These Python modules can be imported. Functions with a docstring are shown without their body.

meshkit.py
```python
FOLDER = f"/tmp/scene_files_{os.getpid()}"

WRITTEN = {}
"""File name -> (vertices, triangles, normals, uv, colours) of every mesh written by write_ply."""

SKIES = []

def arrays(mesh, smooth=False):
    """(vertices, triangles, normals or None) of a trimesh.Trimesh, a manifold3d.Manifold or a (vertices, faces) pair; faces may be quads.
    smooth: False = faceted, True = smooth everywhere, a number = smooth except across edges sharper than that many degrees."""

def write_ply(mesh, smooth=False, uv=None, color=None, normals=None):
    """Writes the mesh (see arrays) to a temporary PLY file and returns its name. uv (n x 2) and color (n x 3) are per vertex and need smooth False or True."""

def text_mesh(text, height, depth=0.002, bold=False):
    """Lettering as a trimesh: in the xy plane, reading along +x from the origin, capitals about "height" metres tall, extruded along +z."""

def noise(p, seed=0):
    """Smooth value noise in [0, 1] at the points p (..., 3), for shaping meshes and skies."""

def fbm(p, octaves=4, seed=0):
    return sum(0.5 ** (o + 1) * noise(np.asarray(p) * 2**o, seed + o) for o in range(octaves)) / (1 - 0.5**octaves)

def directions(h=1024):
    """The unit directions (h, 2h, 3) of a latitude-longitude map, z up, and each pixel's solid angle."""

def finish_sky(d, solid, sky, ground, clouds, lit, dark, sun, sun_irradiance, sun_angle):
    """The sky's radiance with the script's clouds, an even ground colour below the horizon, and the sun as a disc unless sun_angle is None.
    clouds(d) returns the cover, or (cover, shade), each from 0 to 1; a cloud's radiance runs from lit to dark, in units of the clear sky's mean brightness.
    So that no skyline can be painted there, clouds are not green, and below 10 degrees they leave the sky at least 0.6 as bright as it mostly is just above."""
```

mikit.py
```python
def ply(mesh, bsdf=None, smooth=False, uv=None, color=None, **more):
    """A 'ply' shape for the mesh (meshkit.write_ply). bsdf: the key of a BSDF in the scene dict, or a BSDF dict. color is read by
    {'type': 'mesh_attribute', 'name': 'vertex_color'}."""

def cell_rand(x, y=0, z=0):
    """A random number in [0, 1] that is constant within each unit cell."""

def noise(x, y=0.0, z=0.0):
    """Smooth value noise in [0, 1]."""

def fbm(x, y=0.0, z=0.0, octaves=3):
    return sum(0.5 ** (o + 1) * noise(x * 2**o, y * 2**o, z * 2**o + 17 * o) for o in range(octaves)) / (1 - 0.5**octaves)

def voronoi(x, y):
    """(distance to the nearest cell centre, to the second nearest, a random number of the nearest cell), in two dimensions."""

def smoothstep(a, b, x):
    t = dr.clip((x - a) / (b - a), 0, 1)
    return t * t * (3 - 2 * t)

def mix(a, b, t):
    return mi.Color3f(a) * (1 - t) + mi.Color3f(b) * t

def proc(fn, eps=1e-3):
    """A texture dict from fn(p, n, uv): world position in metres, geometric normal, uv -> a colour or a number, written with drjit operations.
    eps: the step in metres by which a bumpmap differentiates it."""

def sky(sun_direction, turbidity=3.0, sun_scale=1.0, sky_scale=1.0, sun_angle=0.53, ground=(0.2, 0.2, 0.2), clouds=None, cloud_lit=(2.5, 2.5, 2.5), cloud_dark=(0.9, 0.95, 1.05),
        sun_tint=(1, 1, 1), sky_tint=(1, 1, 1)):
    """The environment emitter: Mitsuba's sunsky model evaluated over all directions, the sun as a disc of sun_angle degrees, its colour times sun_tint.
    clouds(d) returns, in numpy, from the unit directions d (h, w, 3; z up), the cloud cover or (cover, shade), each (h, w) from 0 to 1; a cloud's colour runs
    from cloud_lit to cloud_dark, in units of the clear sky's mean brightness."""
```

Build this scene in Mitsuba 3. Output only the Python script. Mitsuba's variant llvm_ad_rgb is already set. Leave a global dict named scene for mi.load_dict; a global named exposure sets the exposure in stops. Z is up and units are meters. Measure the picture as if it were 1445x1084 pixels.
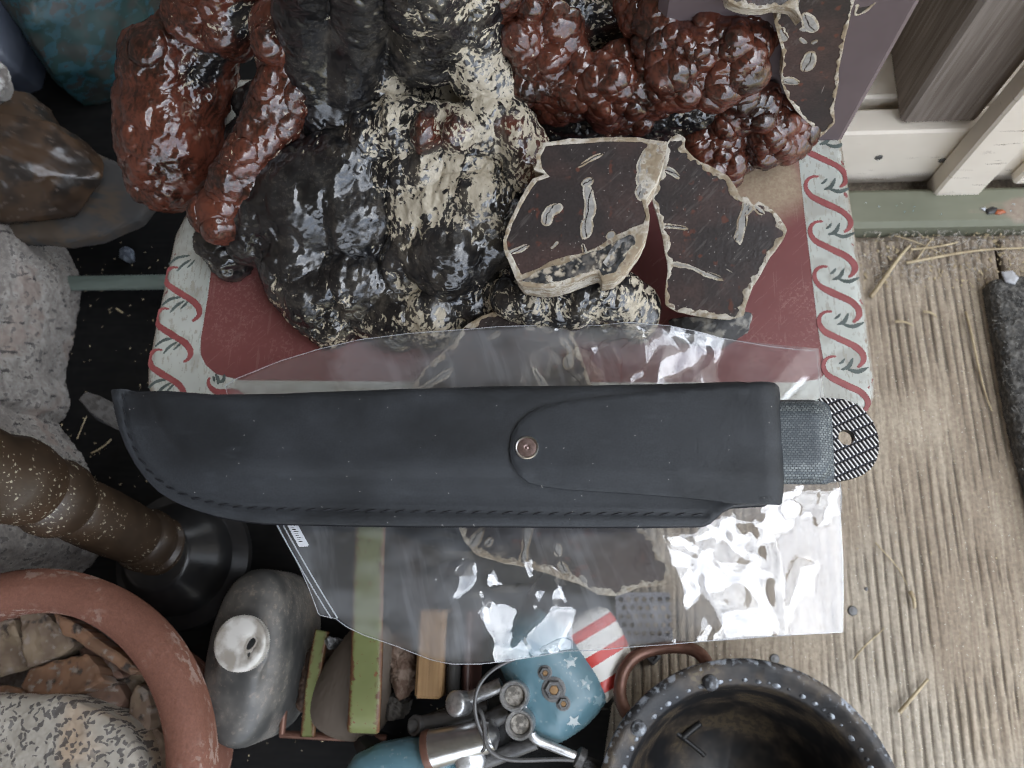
import math, numpy as np, trimesh, mitsuba as mi, mikit, meshkit, drjit as dr
from mikit import proc, fbm, noise, voronoi, smoothstep, mix, cell_rand
from scipy.spatial import Delaunay, cKDTree
import shapely
from shapely.geometry import Polygon, LineString, Point
from shapely import affinity
T = mi.ScalarTransform4f
rng = np.random.default_rng(7)
scene, labels = {}, {}

# ------------------------------------------------------------------ camera, sky, exposure
W0, H0, FPX = 1445, 1084, 1085.0              # size of the photograph and focal length in its pixels
CAM = np.array([0.0, 0.0, 0.60])
_z = -np.array([93, 318, FPX]); _z /= np.linalg.norm(_z)          # world up, seen in camera axes (right, down, forward)
_y = np.array([93, -(93**2 + FPX**2) / 318, FPX]); _y /= np.linalg.norm(_y)
_x = np.cross(_y, _z)
RIGHT, DOWN, FWD = (np.array([_x[k], _y[k], _z[k]]) for k in range(3))
scene['camera'] = {'type': 'thinlens', 'fov': 2 * math.degrees(math.atan(W0 / 2 / FPX)), 'fov_axis': 'x', 'near_clip': 0.02, 'far_clip': 200.0,
                   'aperture_radius': 0.0009, 'focus_distance': 0.362,
                   'to_world': T().look_at(origin=CAM.tolist(), target=(CAM + FWD).tolist(), up=(-DOWN).tolist())}

SUN = np.array([-0.14, 0.16, 0.98]); SUN = SUN / np.linalg.norm(SUN)
def cloud_cover(d):                           # thin overcast: brightest round the hidden sun, darker low down
    q = d / np.maximum(d[..., 2:3], 0.12)
    c = meshkit.fbm(np.concatenate([q[..., :2] * 1.1 + 3.0, q[..., :1] * 0], -1), 5, seed=4)
    ang = np.degrees(np.arccos(np.clip(d @ SUN, -1, 1)))
    return np.clip((c - 0.22) * 5, 0.3, 1), np.clip(1.0 - 1.1 * np.exp(-(ang / 46) ** 2) + 1.0 * (c - 0.5), 0, 1)
scene['sky'] = mikit.sky(SUN.tolist(), turbidity=3, sun_scale=0.12, sun_angle=12, sun_tint=(1, 0.97, 0.93), sky_tint=(1.0, 0.96, 0.92), clouds=cloud_cover, cloud_lit=(8.8, 9.2, 9.7), cloud_dark=(1.35, 1.45, 1.62))
exposure = 3.58

# ------------------------------------------------------------------ helpers
def ray(px, py):
    d = (px - W0 / 2) * RIGHT + (py - H0 / 2) * DOWN + FPX * FWD
    return d / np.linalg.norm(d)

def at(px, py, z):                            # the point at height z that the photograph shows at (px, py)
    d = ray(px, py)
    return CAM + d * ((z - CAM[2]) / d[2])

def at_y(px, py, y):                          # the same on an upright plane
    d = ray(px, py)
    return CAM + d * ((y - CAM[1]) / d[1])

def mpp(px, py, z):                           # metres per pixel there
    return float(np.dot(at(px, py, z) - CAM, FWD) / FPX)

def pts(lst, z):
    return np.array([at(x, y, z) for x, y in lst])

class Frame:                                  # a plane through three measured points, with its own in-plane axes
    def __init__(s, a, b, c):
        s.o = np.array(a, float)
        s.u = np.array(b) - s.o; s.u /= np.linalg.norm(s.u)
        s.n = np.cross(s.u, np.array(c) - s.o); s.n /= np.linalg.norm(s.n)
        if np.dot(s.n, CAM - s.o) < 0: s.n = -s.n
        s.v = np.cross(s.n, s.u)
    def local(s, lst):
        out = []
        for px, py in lst:
            d = ray(px, py); q = CAM + d * (np.dot(s.o - CAM, s.n) / np.dot(d, s.n)) - s.o
            out.append([np.dot(q, s.u), np.dot(q, s.v)])
        return np.array(out)
    def world(s, uv, w):
        return s.o + uv[:, :1] * s.u + uv[:, 1:2] * s.v + np.asarray(w).reshape(-1, 1) * s.n
def flat(z):
    return Frame([0, 0, z], [1, 0, z], [0, 1, z])          # level, its top side up

def key_for(name, parent=None):
    base = (parent + '__' if parent else '') + name
    k, i = base, 0
    while k in scene or k in labels or any(q.startswith(k + '__') for q in scene):
        i += 1; k = f'{base}_{i:03d}'
    return k

def thing(name, label=None, cat=None, group=None, kind=None):
    k = key_for(name)
    labels[k] = {a: b for a, b in (('label', label), ('category', cat), ('group', group), ('kind', kind)) if b}
    return k

def obj(name, mesh, bsdf, parent=None, label=None, cat=None, group=None, kind=None, smooth=35, uv=None, color=None):
    k = key_for(name, parent)
    scene[k] = mikit.ply(mesh, bsdf, smooth=smooth, uv=uv, color=color)
    d = {a: b for a, b in (('label', label), ('category', cat), ('group', group), ('kind', kind)) if b}
    if d: labels[k] = d
    return k

def join(ms):
    v, f, n = [], [], 0
    for m in ms:
        a, b = (m.vertices, m.faces) if hasattr(m, 'vertices') else m
        v.append(np.asarray(a)); f.append(np.asarray(b) + n); n += len(a)
    return np.vstack(v), np.vstack(f)

def vnormals(v, f):
    n = np.zeros_like(v); fn = np.cross(v[f[:, 1]] - v[f[:, 0]], v[f[:, 2]] - v[f[:, 0]])
    for k in range(3): np.add.at(n, f[:, k], fn)
    return n / np.maximum(np.linalg.norm(n, axis=1, keepdims=True), 1e-12)

def ring_pts(ring, step):
    L = ring.length; n = max(6, int(L / step))
    return np.array([ring.interpolate(i * L / n).coords[0] for i in range(n)])

def fill(poly, step, inner=None):             # triangulated interior of a polygon: vertices, faces, number of outline vertices per ring
    rings = [ring_pts(r, step) for r in [poly.exterior, *poly.interiors]]
    rings[0] = rings[0] if poly.exterior.is_ccw else rings[0][::-1]
    rings[1:] = [r if not Polygon(r).exterior.is_ccw else r[::-1] for r in rings[1:]]
    b = np.vstack(rings)
    x0, y0, x1, y1 = poly.bounds; g = inner or step
    X, Y = np.meshgrid(np.arange(x0, x1, g), np.arange(y0, y1, g * 0.87))
    X[1::2] += g / 2
    q = np.stack([X.ravel(), Y.ravel()], 1)
    q = q[shapely.contains_xy(poly, q[:, 0], q[:, 1])]
    if len(q):
        d, _ = cKDTree(b).query(q); q = q[d > 0.55 * min(g, step)]
    v = np.vstack([b, q]) if len(q) else b
    tri = Delaunay(v).simplices
    c = v[tri].mean(1)
    tri = tri[shapely.contains_xy(poly, c[:, 0], c[:, 1])]
    a = v[tri]; ar = (a[:, 1, 0] - a[:, 0, 0]) * (a[:, 2, 1] - a[:, 0, 1]) - (a[:, 1, 1] - a[:, 0, 1]) * (a[:, 2, 0] - a[:, 0, 0])
    tri[ar < 0] = tri[ar < 0][:, ::-1]
    return v, tri, [len(r) for r in rings], b

def plate(poly, step, top, bot, frame, inner=None):
    """A solid over a polygon in the frame's plane; top and bot are heights, or functions of (uv, distance to the outline)."""
    poly = poly.buffer(0)
    if poly.geom_type != 'Polygon': poly = max(poly.geoms, key=lambda g: g.area)
    v, f, counts, b = fill(poly, step, inner)
    dist = shapely.distance(shapely.points(v[:, 0], v[:, 1]), poly.boundary)
    ht = top(v, dist) if callable(top) else np.full(len(v), top)
    hb = bot(v, dist) if callable(bot) else np.full(len(v), bot)
    n = len(v); nb = sum(counts); t3, b3 = frame.world(v, ht), frame.world(v, hb)
    V = np.vstack([t3, b3, t3[:nb], b3[:nb]]); F = [f, f[:, ::-1] + n]; s = 0
    for c in counts:
        i = np.arange(c) + s + 2 * n; j = (np.arange(c) + 1) % c + s + 2 * n
        F += [np.stack([i, i + nb, j + nb], 1), np.stack([i, j + nb, j], 1)]; s += c
    return (V, np.vstack(F)), np.concatenate([dist, dist * 0, np.zeros(2 * nb)])

def poly_of(frame, lst, rough=0.0, seed=0, step=0.002, smooth_it=0):
    """Outline from measured points, its sides roughened by noise."""
    p = Polygon(frame.local(lst)).buffer(0)
    if smooth_it: p = p.buffer(smooth_it).buffer(-2 * smooth_it).buffer(smooth_it)
    if rough:
        q = ring_pts(p.exterior, step); t = np.roll(q, -1, 0) - np.roll(q, 1, 0); t /= np.linalg.norm(t, axis=1, keepdims=True) + 1e-12
        k = meshkit.fbm(np.concatenate([q * 160, q[:, :1] * 0 + seed], 1), 3, seed) - 0.5
        p = Polygon(q + np.stack([t[:, 1], -t[:, 0]], 1) * k[:, None] * 2 * rough).buffer(0)
        if p.geom_type != 'Polygon': p = max(p.geoms, key=lambda g: g.area)
    return p

def stroke(frame, lst, w, rough=0.25, seed=0, taper=True):
    """A vein or brush stroke along measured points: a polygon of width w (metres)."""
    q = frame.local(lst); L = LineString(q); n = max(8, int(L.length / 0.0012))
    c = np.array([L.interpolate(i / n, normalized=True).coords[0] for i in range(n + 1)])
    for _ in range(3): c[1:-1] = (c[:-2] + 2 * c[1:-1] + c[2:]) / 4
    t = np.gradient(c, axis=0); t /= np.linalg.norm(t, axis=1, keepdims=True) + 1e-12; nn = np.stack([-t[:, 1], t[:, 0]], 1)
    s = np.linspace(0, 1, n + 1); ww = w / 2 * (np.clip(np.minimum(s, 1 - s) * 6, 0, 1) ** 0.5 if taper is True else taper(s))
    r = np.random.default_rng(seed + 50)
    k = lambda: 1 + rough * np.convolve(r.normal(0, 1, n + 5), np.ones(5) / 5 ** 0.5, 'valid')[:n + 1]
    kk = np.maximum(ww * k(), 2e-5); c = c + nn * (ww * (k() - 1) * 0.6)[:, None]
    P = shapely.union_all([LineString(c[i:i + 2]).buffer((kk[i] + kk[i + 1]) / 2, 6) for i in range(n)]).simplify(0.00003)
    return P if P.geom_type == 'Polygon' else max(P.geoms, key=lambda g: g.area)

def tube(path, radius, n=12, closed=False, caps=True):
    p = np.asarray(path, float); r = np.broadcast_to(radius, len(p)).astype(float)
    t = np.gradient(p, axis=0); t /= np.linalg.norm(t, axis=1, keepdims=True) + 1e-12
    a = np.cross(t[0], [0, 0, 1.0] if abs(t[0][2]) < 0.9 else [1.0, 0, 0]); a /= np.linalg.norm(a)
    V = []; ang = np.arange(n) * 2 * np.pi / n
    for i in range(len(p)):
        a = a - t[i] * np.dot(a, t[i]); a /= np.linalg.norm(a); b = np.cross(t[i], a)
        V.append(p[i] + r[i] * (np.cos(ang)[:, None] * a + np.sin(ang)[:, None] * b))
    V = np.vstack(V); F = []
    i = np.arange(n); j = (i + 1) % n
    for k in range(len(p) - 1):
        o, q = k * n, k * n + n
        F += [np.stack([o + i, o + j, q + j], 1), np.stack([o + i, q + j, q + i], 1)]
    if caps:
        V = np.vstack([V, p[:1], p[-1:]]); m = len(V)
        F += [np.stack([j, i, i * 0 + m - 2], 1), np.stack([(len(p) - 1) * n + i, (len(p) - 1) * n + j, i * 0 + m - 1], 1)]
    return V, np.vstack(F)

def spline(p, n=40):
    from scipy.interpolate import CubicSpline
    p = np.asarray(p, float); t = np.concatenate([[0], np.cumsum(np.linalg.norm(np.diff(p, axis=0), axis=1) ** 0.5)])
    return CubicSpline(t, p)(np.linspace(0, t[-1], n))

def lathe(profile, o, axis=(0, 0, 1), n=64, sx=1.0, sy=1.0, rot=0.0):
    """Profile [(radius, height)] turned about the axis through o."""
    pr = np.asarray(profile, float); ax = np.asarray(axis, float); ax /= np.linalg.norm(ax)
    a = np.cross(ax, [0, 1.0, 0] if abs(ax[1]) < 0.9 else [1.0, 0, 0]); a /= np.linalg.norm(a); b = np.cross(ax, a)
    ang = np.arange(n) * 2 * np.pi / n; c, s = np.cos(ang), np.sin(ang)
    V = np.vstack([np.asarray(o) + ax * z + r * ((c * sx)[:, None] * a + (s * sy)[:, None] * b) for r, z in pr]); F = []
    i = np.arange(n); j = (i + 1) % n
    for k in range(len(pr) - 1):
        p, q = k * n, k * n + n
        F += [np.stack([p + i, p + j, q + j], 1), np.stack([p + i, q + j, q + i], 1)]
    m = len(V); V = np.vstack([V, [np.asarray(o) + ax * pr[0][1]], [np.asarray(o) + ax * pr[-1][1]]])
    F += [np.stack([j, i, i * 0 + m], 1), np.stack([(len(pr) - 1) * n + i, (len(pr) - 1) * n + j, i * 0 + m + 1], 1)]
    return V, np.vstack(F)

def box(x0, x1, y0, y1, z0, z1, bev=0.002):
    import manifold3d as m3
    b = min(bev, (x1 - x0) / 3, (y1 - y0) / 3, (z1 - z0) / 3)
    v = [[x0 + sx * (x1 - x0) + (1 - 2 * sx) * (b if k != 0 else 0), y0 + sy * (y1 - y0) + (1 - 2 * sy) * (b if k != 1 else 0), z0 + sz * (z1 - z0) + (1 - 2 * sz) * (b if k != 2 else 0)]
         for sx in (0, 1) for sy in (0, 1) for sz in (0, 1) for k in range(3)]
    m = m3.Manifold.hull_points(np.array(v)).to_mesh()
    return np.array(m.vert_properties[:, :3], float), np.array(m.tri_verts)

def displace(v, f, amp, freq, octaves=4, seed=0, ridged=False):
    k = meshkit.fbm(v * freq + seed * 3.1, octaves, seed)
    k = (1 - 2 * np.abs(k - 0.5) * 2) if ridged else (k - 0.5) * 2
    return v + vnormals(v, f) * (amp * k)[:, None]

def loft_rock(outline, zmid, ztop, zbot, amp=0.002, freq=60, seed=0, na=180, nr=26, power=2.5, shift=(0, 0), facet=0.0, taper=0.85):
    """A stone from its measured outline at height zmid, domed to ztop and closed at zbot."""
    p = Polygon(pts(outline, zmid)[:, :2]).buffer(0); c = np.array(p.centroid.coords[0]); q = ring_pts(p.exterior, p.exterior.length / na)
    q = q if Polygon(q).exterior.is_ccw else q[::-1]; n = len(q)
    V = []; i = np.arange(n); j = (i + 1) % n; F = []
    ns = max(5, int((zmid - zbot) / 0.003)); s = np.concatenate([np.linspace(taper, 1, ns)[:-1], np.sin(np.linspace(np.pi / 2, 0.02, nr))])
    for k, r in enumerate(s):
        z = zbot + (zmid - zbot) * k / (ns - 1) if k < ns else zmid + (ztop - zmid) * (1 - r ** power) ** (1 / power)
        sh = np.array(shift) * max(0, (z - zmid) / max(ztop - zmid, 1e-6))
        V.append(np.column_stack([c + (q - c) * r + sh, np.full(n, z)]))
        if k: F += [np.stack([(k - 1) * n + i, (k - 1) * n + j, k * n + j], 1), np.stack([(k - 1) * n + i, k * n + j, k * n + i], 1)]
    V = np.vstack(V + [[[c[0] + shift[0], c[1] + shift[1], ztop]], [[c[0], c[1], zbot]]]); m = len(V)
    F += [np.stack([(len(s) - 1) * n + i, (len(s) - 1) * n + j, i * 0 + m - 2], 1), np.stack([j, i, i * 0 + m - 1], 1)]
    F = np.vstack(F)
    if facet:                                 # broken faces: flatten towards random planes
        r = np.random.default_rng(seed); cc = V.mean(0)
        for _ in range(14):
            d = r.normal(size=3); d /= np.linalg.norm(d); h = (V - cc) @ d; lim = h.max() * (1 - facet * r.uniform(0.3, 1))
            over = np.maximum(h - lim, 0); V = V - over[:, None] * d * 0.9
    V = displace(V, F, amp, freq, 5, seed)
    return V, F

def tint(v, *layers, seed=0):
    """Vertex colours: a base colour and layers (colour, frequency, threshold, softness) of noise over it."""
    c = np.tile(np.array(layers[0], float), (len(v), 1))
    for i, (col, fr, th, so) in enumerate(layers[1:]):
        fr = np.broadcast_to(fr, 3)
        k = np.clip((meshkit.fbm(v * fr + 7 * i + seed, 4, seed + i) - th) / so, 0, 1)[:, None]
        c = c * (1 - k) + np.array(col) * k
    return c

def surface_nets(F, o, h):
    s = F < 0; n = np.array(F.shape)
    cnt = sum(s[a:n[0] - 1 + a, b:n[1] - 1 + b, c:n[2] - 1 + c].astype(np.int8) for a in (0, 1) for b in (0, 1) for c in (0, 1))
    mixed = (cnt > 0) & (cnt < 8); idx = np.argwhere(mixed); ids = -np.ones(mixed.shape, np.int64); ids[mixed] = np.arange(len(idx))
    acc, num = np.zeros((len(idx), 3)), np.zeros(len(idx))
    for ax in range(3):
        o1, o2 = [k for k in range(3) if k != ax]
        for a in (0, 1):
            for b in (0, 1):
                p = idx.copy(); p[:, o1] += a; p[:, o2] += b; q = p.copy(); q[:, ax] += 1
                fp, fq = F[tuple(p.T)], F[tuple(q.T)]; on = (fp < 0) != (fq < 0)
                t = np.where(on, fp / np.where(on, fp - fq, 1), 0); pos = p.astype(float); pos[:, ax] += t
                acc[on] += pos[on]; num[on] += 1
    V = o + h * acc / num[:, None]; Q = []
    for ax in range(3):
        o1, o2 = [(1, 2), (2, 0), (0, 1)][ax]
        lo = [slice(None)] * 3; hi = [slice(None)] * 3; lo[ax] = slice(0, -1); hi[ax] = slice(1, None)
        cr = np.argwhere(s[tuple(lo)] != s[tuple(hi)])
        cr = cr[(cr[:, o1] > 0) & (cr[:, o2] > 0) & (cr[:, o1] < n[o1] - 1) & (cr[:, o2] < n[o2] - 1)]
        inside = s[tuple(cr.T)]
        c = [cr.copy() for _ in range(4)]; c[1][:, o1] -= 1; c[2][:, o1] -= 1; c[2][:, o2] -= 1; c[3][:, o2] -= 1
        q = np.stack([ids[tuple(k.T)] for k in c], 1); q[~inside] = q[~inside][:, ::-1]; Q.append(q)
    Q = np.vstack(Q); Q = Q[(Q >= 0).all(1)]
    return V, np.vstack([Q[:, [0, 1, 2]], Q[:, [0, 2, 3]]])

def chain(points, n, red, cream):
    p = np.asarray(points, float); t = np.linspace(0, len(p) - 1, n)
    return [(*[np.interp(x, np.arange(len(p)), p[:, k]) for k in range(4)], red, cream) for x in t]

def blob_rock(blobs, h=0.0012, blend=0.006, zfloor=0.1955):
    """One lumpy solid from lumps (px, py, height, radius in px, redness, creaminess), blended softly."""
    C = np.array([at(b[0], b[1], b[2]) for b in blobs]); R = np.array([b[3] * mpp(b[0], b[1], b[2]) for b in blobs])
    lo, hi = (C - R[:, None]).min(0) - 0.012, (C + R[:, None]).max(0) + 0.012; lo[2] = zfloor - 4 * h
    n = np.ceil((hi - lo) / h).astype(int); S = np.full(n, 1e-9); k = 1 / blend * 2.2
    ax = [lo[i] + h * np.arange(n[i]) for i in range(3)]
    for c, r in zip(C, R):
        w = [slice(max(0, int((c[i] - r - 0.014 - lo[i]) / h)), max(0, int((c[i] + r + 0.014 - lo[i]) / h))) for i in range(3)]
        X, Y, Z = np.meshgrid(*[ax[i][w[i]] for i in range(3)], indexing='ij', sparse=True)
        S[tuple(w)] += np.exp(np.clip(-k * (np.sqrt((X - c[0]) ** 2 + (Y - c[1]) ** 2 + (Z - c[2]) ** 2) - r), -60, 40))
    D = -np.log(S) / k
    D = np.maximum(D, (zfloor - ax[2])[None, None, :])
    V, F = surface_nets(D, lo, h)
    d = np.linalg.norm(V[:, None, :] - C[None], axis=2) - R if len(V) * len(C) < 3e7 else np.concatenate([np.linalg.norm(V[i:i + 20000, None, :] - C[None], axis=2) - R for i in range(0, len(V), 20000)])
    wt = np.exp(-np.clip(d, -0.01, 1) / 0.005); wt /= wt.sum(1, keepdims=True)
    return V, F, wt @ np.array([b[4] for b in blobs]), wt @ np.array([b[5] for b in blobs])

def nodules(V, F, count, rmin, rmax, mask, seed, gain=0.75):
    """Grape-like knobs that bulge from the surface where mask is high."""
    r = np.random.default_rng(seed); N = vnormals(V, F); tree = cKDTree(V); up = np.where((mask > 0.5) & (N[:, 2] > -0.3))[0]
    if not len(up): return V
    H = np.zeros(len(V))
    for c in r.choice(up, count):
        rad = rmin + (rmax - rmin) * r.random() ** 2
        i = np.array(tree.query_ball_point(V[c], rad)); d = np.linalg.norm(V[i] - V[c], axis=1)
        H[i] = np.maximum(H[i], gain * rad * np.sqrt(np.maximum(1 - (d / rad) ** 2, 0)))
    return V + N * H[:, None]

# ------------------------------------------------------------------ materials
def pr(name, color, rough=0.6, bump=None, bscale=0.001, beps=0.0004, **kw):
    b = {'type': 'principled', 'base_color': color if isinstance(color, dict) else {'type': 'rgb', 'value': list(color)}, 'roughness': rough, **{'specular': 0.5, **kw}}
    if bump is not None: b = {'type': 'bumpmap', 'arbitrary': proc(bump, beps), 'scale': bscale, 'bsdf': b}
    scene[name] = {'type': 'twosided', 'bsdf': b}

VC = {'type': 'mesh_attribute', 'name': 'vertex_color'}
pr('mat_vertex_stone', VC, 0.8, lambda p, n, uv: fbm(p.x * 700, p.y * 700, p.z * 700, 3), 0.0009)
pr('mat_vertex_satin', VC, 0.4)
pr('mat_vertex_gloss', VC, 0.22, clearcoat=0.6, clearcoat_gloss=0.9)

def rock_fields(p, uv):
    a = fbm(p.x * 60, p.y * 60, p.z * 60, 3); w = fbm(p.x * 150, p.y * 150, p.z * 150, 2) - 0.5
    b = fbm(p.x * 820 + 5.0 * w, p.y * 380 + 5.0 * w, p.z * 640, 4); s = noise(p.x * 1900, p.y * 1900, p.z * 1900)
    m = fbm(p.x * 105 + 2.5 * w, p.y * 52 + 2.5 * w, p.z * 90, 4)
    fil = 1 - 2.6 * dr.abs(fbm(p.x * 330 + 4.0 * w, p.y * 150 + 4.0 * w, p.z * 260, 3) - 0.5)
    return a, b, s, smoothstep(0.50, 0.555, 0.36 * b + 0.46 * m + 0.26 * fil - 0.128 + 0.62 * (uv.y - 0.50) + (s - 0.5) * 0.07)
def c_rock(p, n, uv):                         # uv.x redness of the lump, uv.y how much cream crust it keeps
    a, b, s, ck = rock_fields(p, uv)
    black = mix((0.006, 0.006, 0.007), (0.022, 0.021, 0.021), smoothstep(0.4, 0.75, a))
    black = mix(black, (0.085, 0.072, 0.056), 0.5 * smoothstep(0.50, 0.72, fbm(p.x * 110 + 7, p.y * 80, p.z * 110, 4)) * smoothstep(0.1, 0.4, uv.y))
    wv = fbm(p.x * 900 + 6 * b, p.y * 620 + 6 * a, p.z * 800, 3); black = mix(black, (0.12, 0.105, 0.085), 0.22 * smoothstep(0.52, 0.72, wv) * smoothstep(0.35, 0.6, a + 0.5 * (uv.y - 0.2)))
    red = mix((0.016, 0.007, 0.005), (0.100, 0.029, 0.017), smoothstep(0.32, 0.68, a * 0.55 + b * 0.45))
    c = mix(black, red, smoothstep(0.35, 0.65, uv.x + (a - 0.5) * 0.7))
    return mix(c, mix((0.26, 0.22, 0.16), (0.52, 0.46, 0.35), b), ck)
def r_rock(p, n, uv):
    a, b, s, ck = rock_fields(p, uv)
    return 0.09 + 0.20 * smoothstep(0.50, 0.78, fbm(p.x * 130, p.y * 130, p.z * 130, 3)) + 0.45 * ck + 0.10 * s
scene['mat_rock'] = {'type': 'twosided', 'bsdf': {'type': 'principled', 'base_color': proc(c_rock), 'roughness': proc(r_rock), 'specular': 0.9}}

def c_leather(p, n, uv):
    a = fbm(p.x * 28, p.y * 40, p.z * 28, 4); g = noise(p.x * 2600, p.y * 2600, p.z * 2600); sc = fbm(p.x * 80, p.y * 260, 3.0, 3)
    c = mix((0.0095, 0.0112, 0.0135), (0.0225, 0.0255, 0.0300), smoothstep(0.3, 0.72, a)) * (0.8 + 0.4 * g)
    c = mix(c, (0.075, 0.085, 0.10), 0.09 * smoothstep(0.58, 0.85, sc) * smoothstep(0.4, 0.6, fbm(p.x * 12, p.y * 30, 5.0, 3)))
    d1, d2, r = voronoi(p.x * 150, p.y * 150)
    return mix(c, (0.30, 0.28, 0.26), smoothstep(0.045, 0.02, d1) * smoothstep(0.86, 0.9, r))
pr('mat_leather', proc(c_leather), 0.60, lambda p, n, uv: 0.6 * noise(p.x * 1700, p.y * 1700, p.z * 1700) + 0.5 * fbm(p.x * 400, p.y * 500, p.z * 400, 3), 0.00014)
pr('mat_thread', (0.008, 0.009, 0.012), 0.45)

def c_slice(p, n, uv):
    a = fbm(p.x * 45, p.y * 45, p.z * 45, 4); b = fbm(p.x * 260, p.y * 260, p.z * 260, 3); d1, d2, r = voronoi(p.x * 330, p.y * 330)
    c = mix((0.026, 0.020, 0.019), (0.052, 0.031, 0.027), smoothstep(0.35, 0.7, a))
    c = c * (0.8 + 0.4 * noise(p.x * 1300, p.y * 1300, p.z * 1300)); c = mix(c, (0.085, 0.075, 0.068), 0.5 * smoothstep(0.55, 0.75, fbm((p.x + p.y) * 60, (p.x - p.y) * 700, p.z * 300, 3)) * smoothstep(0.45, 0.65, fbm(p.x * 70, p.y * 70, 2.0, 3)))
    c = mix(c, (0.12, 0.035, 0.018), 0.6 * smoothstep(0.66, 0.8, b))
    return mix(c, (0.25, 0.23, 0.21), smoothstep(0.10, 0.05, d1) * smoothstep(0.80, 0.86, r))
pr('mat_slice', proc(c_slice), 0.38, lambda p, n, uv: noise(p.x * 900, p.y * 900, p.z * 900), 0.00008)
def c_rind(p, n, uv):
    a = fbm(p.x * 420, p.y * 420, p.z * 420, 3); b = fbm(p.x * 90, p.y * 90, p.z * 90, 3)
    c = mix((0.24, 0.185, 0.12), (0.47, 0.43, 0.36), smoothstep(0.38, 0.62, a * 0.5 + b * 0.5))
    return mix(c, (0.15, 0.10, 0.06), 0.8 * smoothstep(0.63, 0.75, a))
pr('mat_rind', proc(c_rind), 0.75, lambda p, n, uv: fbm(p.x * 800, p.y * 800, p.z * 800, 3), 0.0006)
pr('mat_vein_core', proc(lambda p, n, uv: mix((0.15, 0.14, 0.125), (0.36, 0.345, 0.32), fbm(p.x * 500, p.y * 500, p.z * 500, 3))), 0.6)

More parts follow.
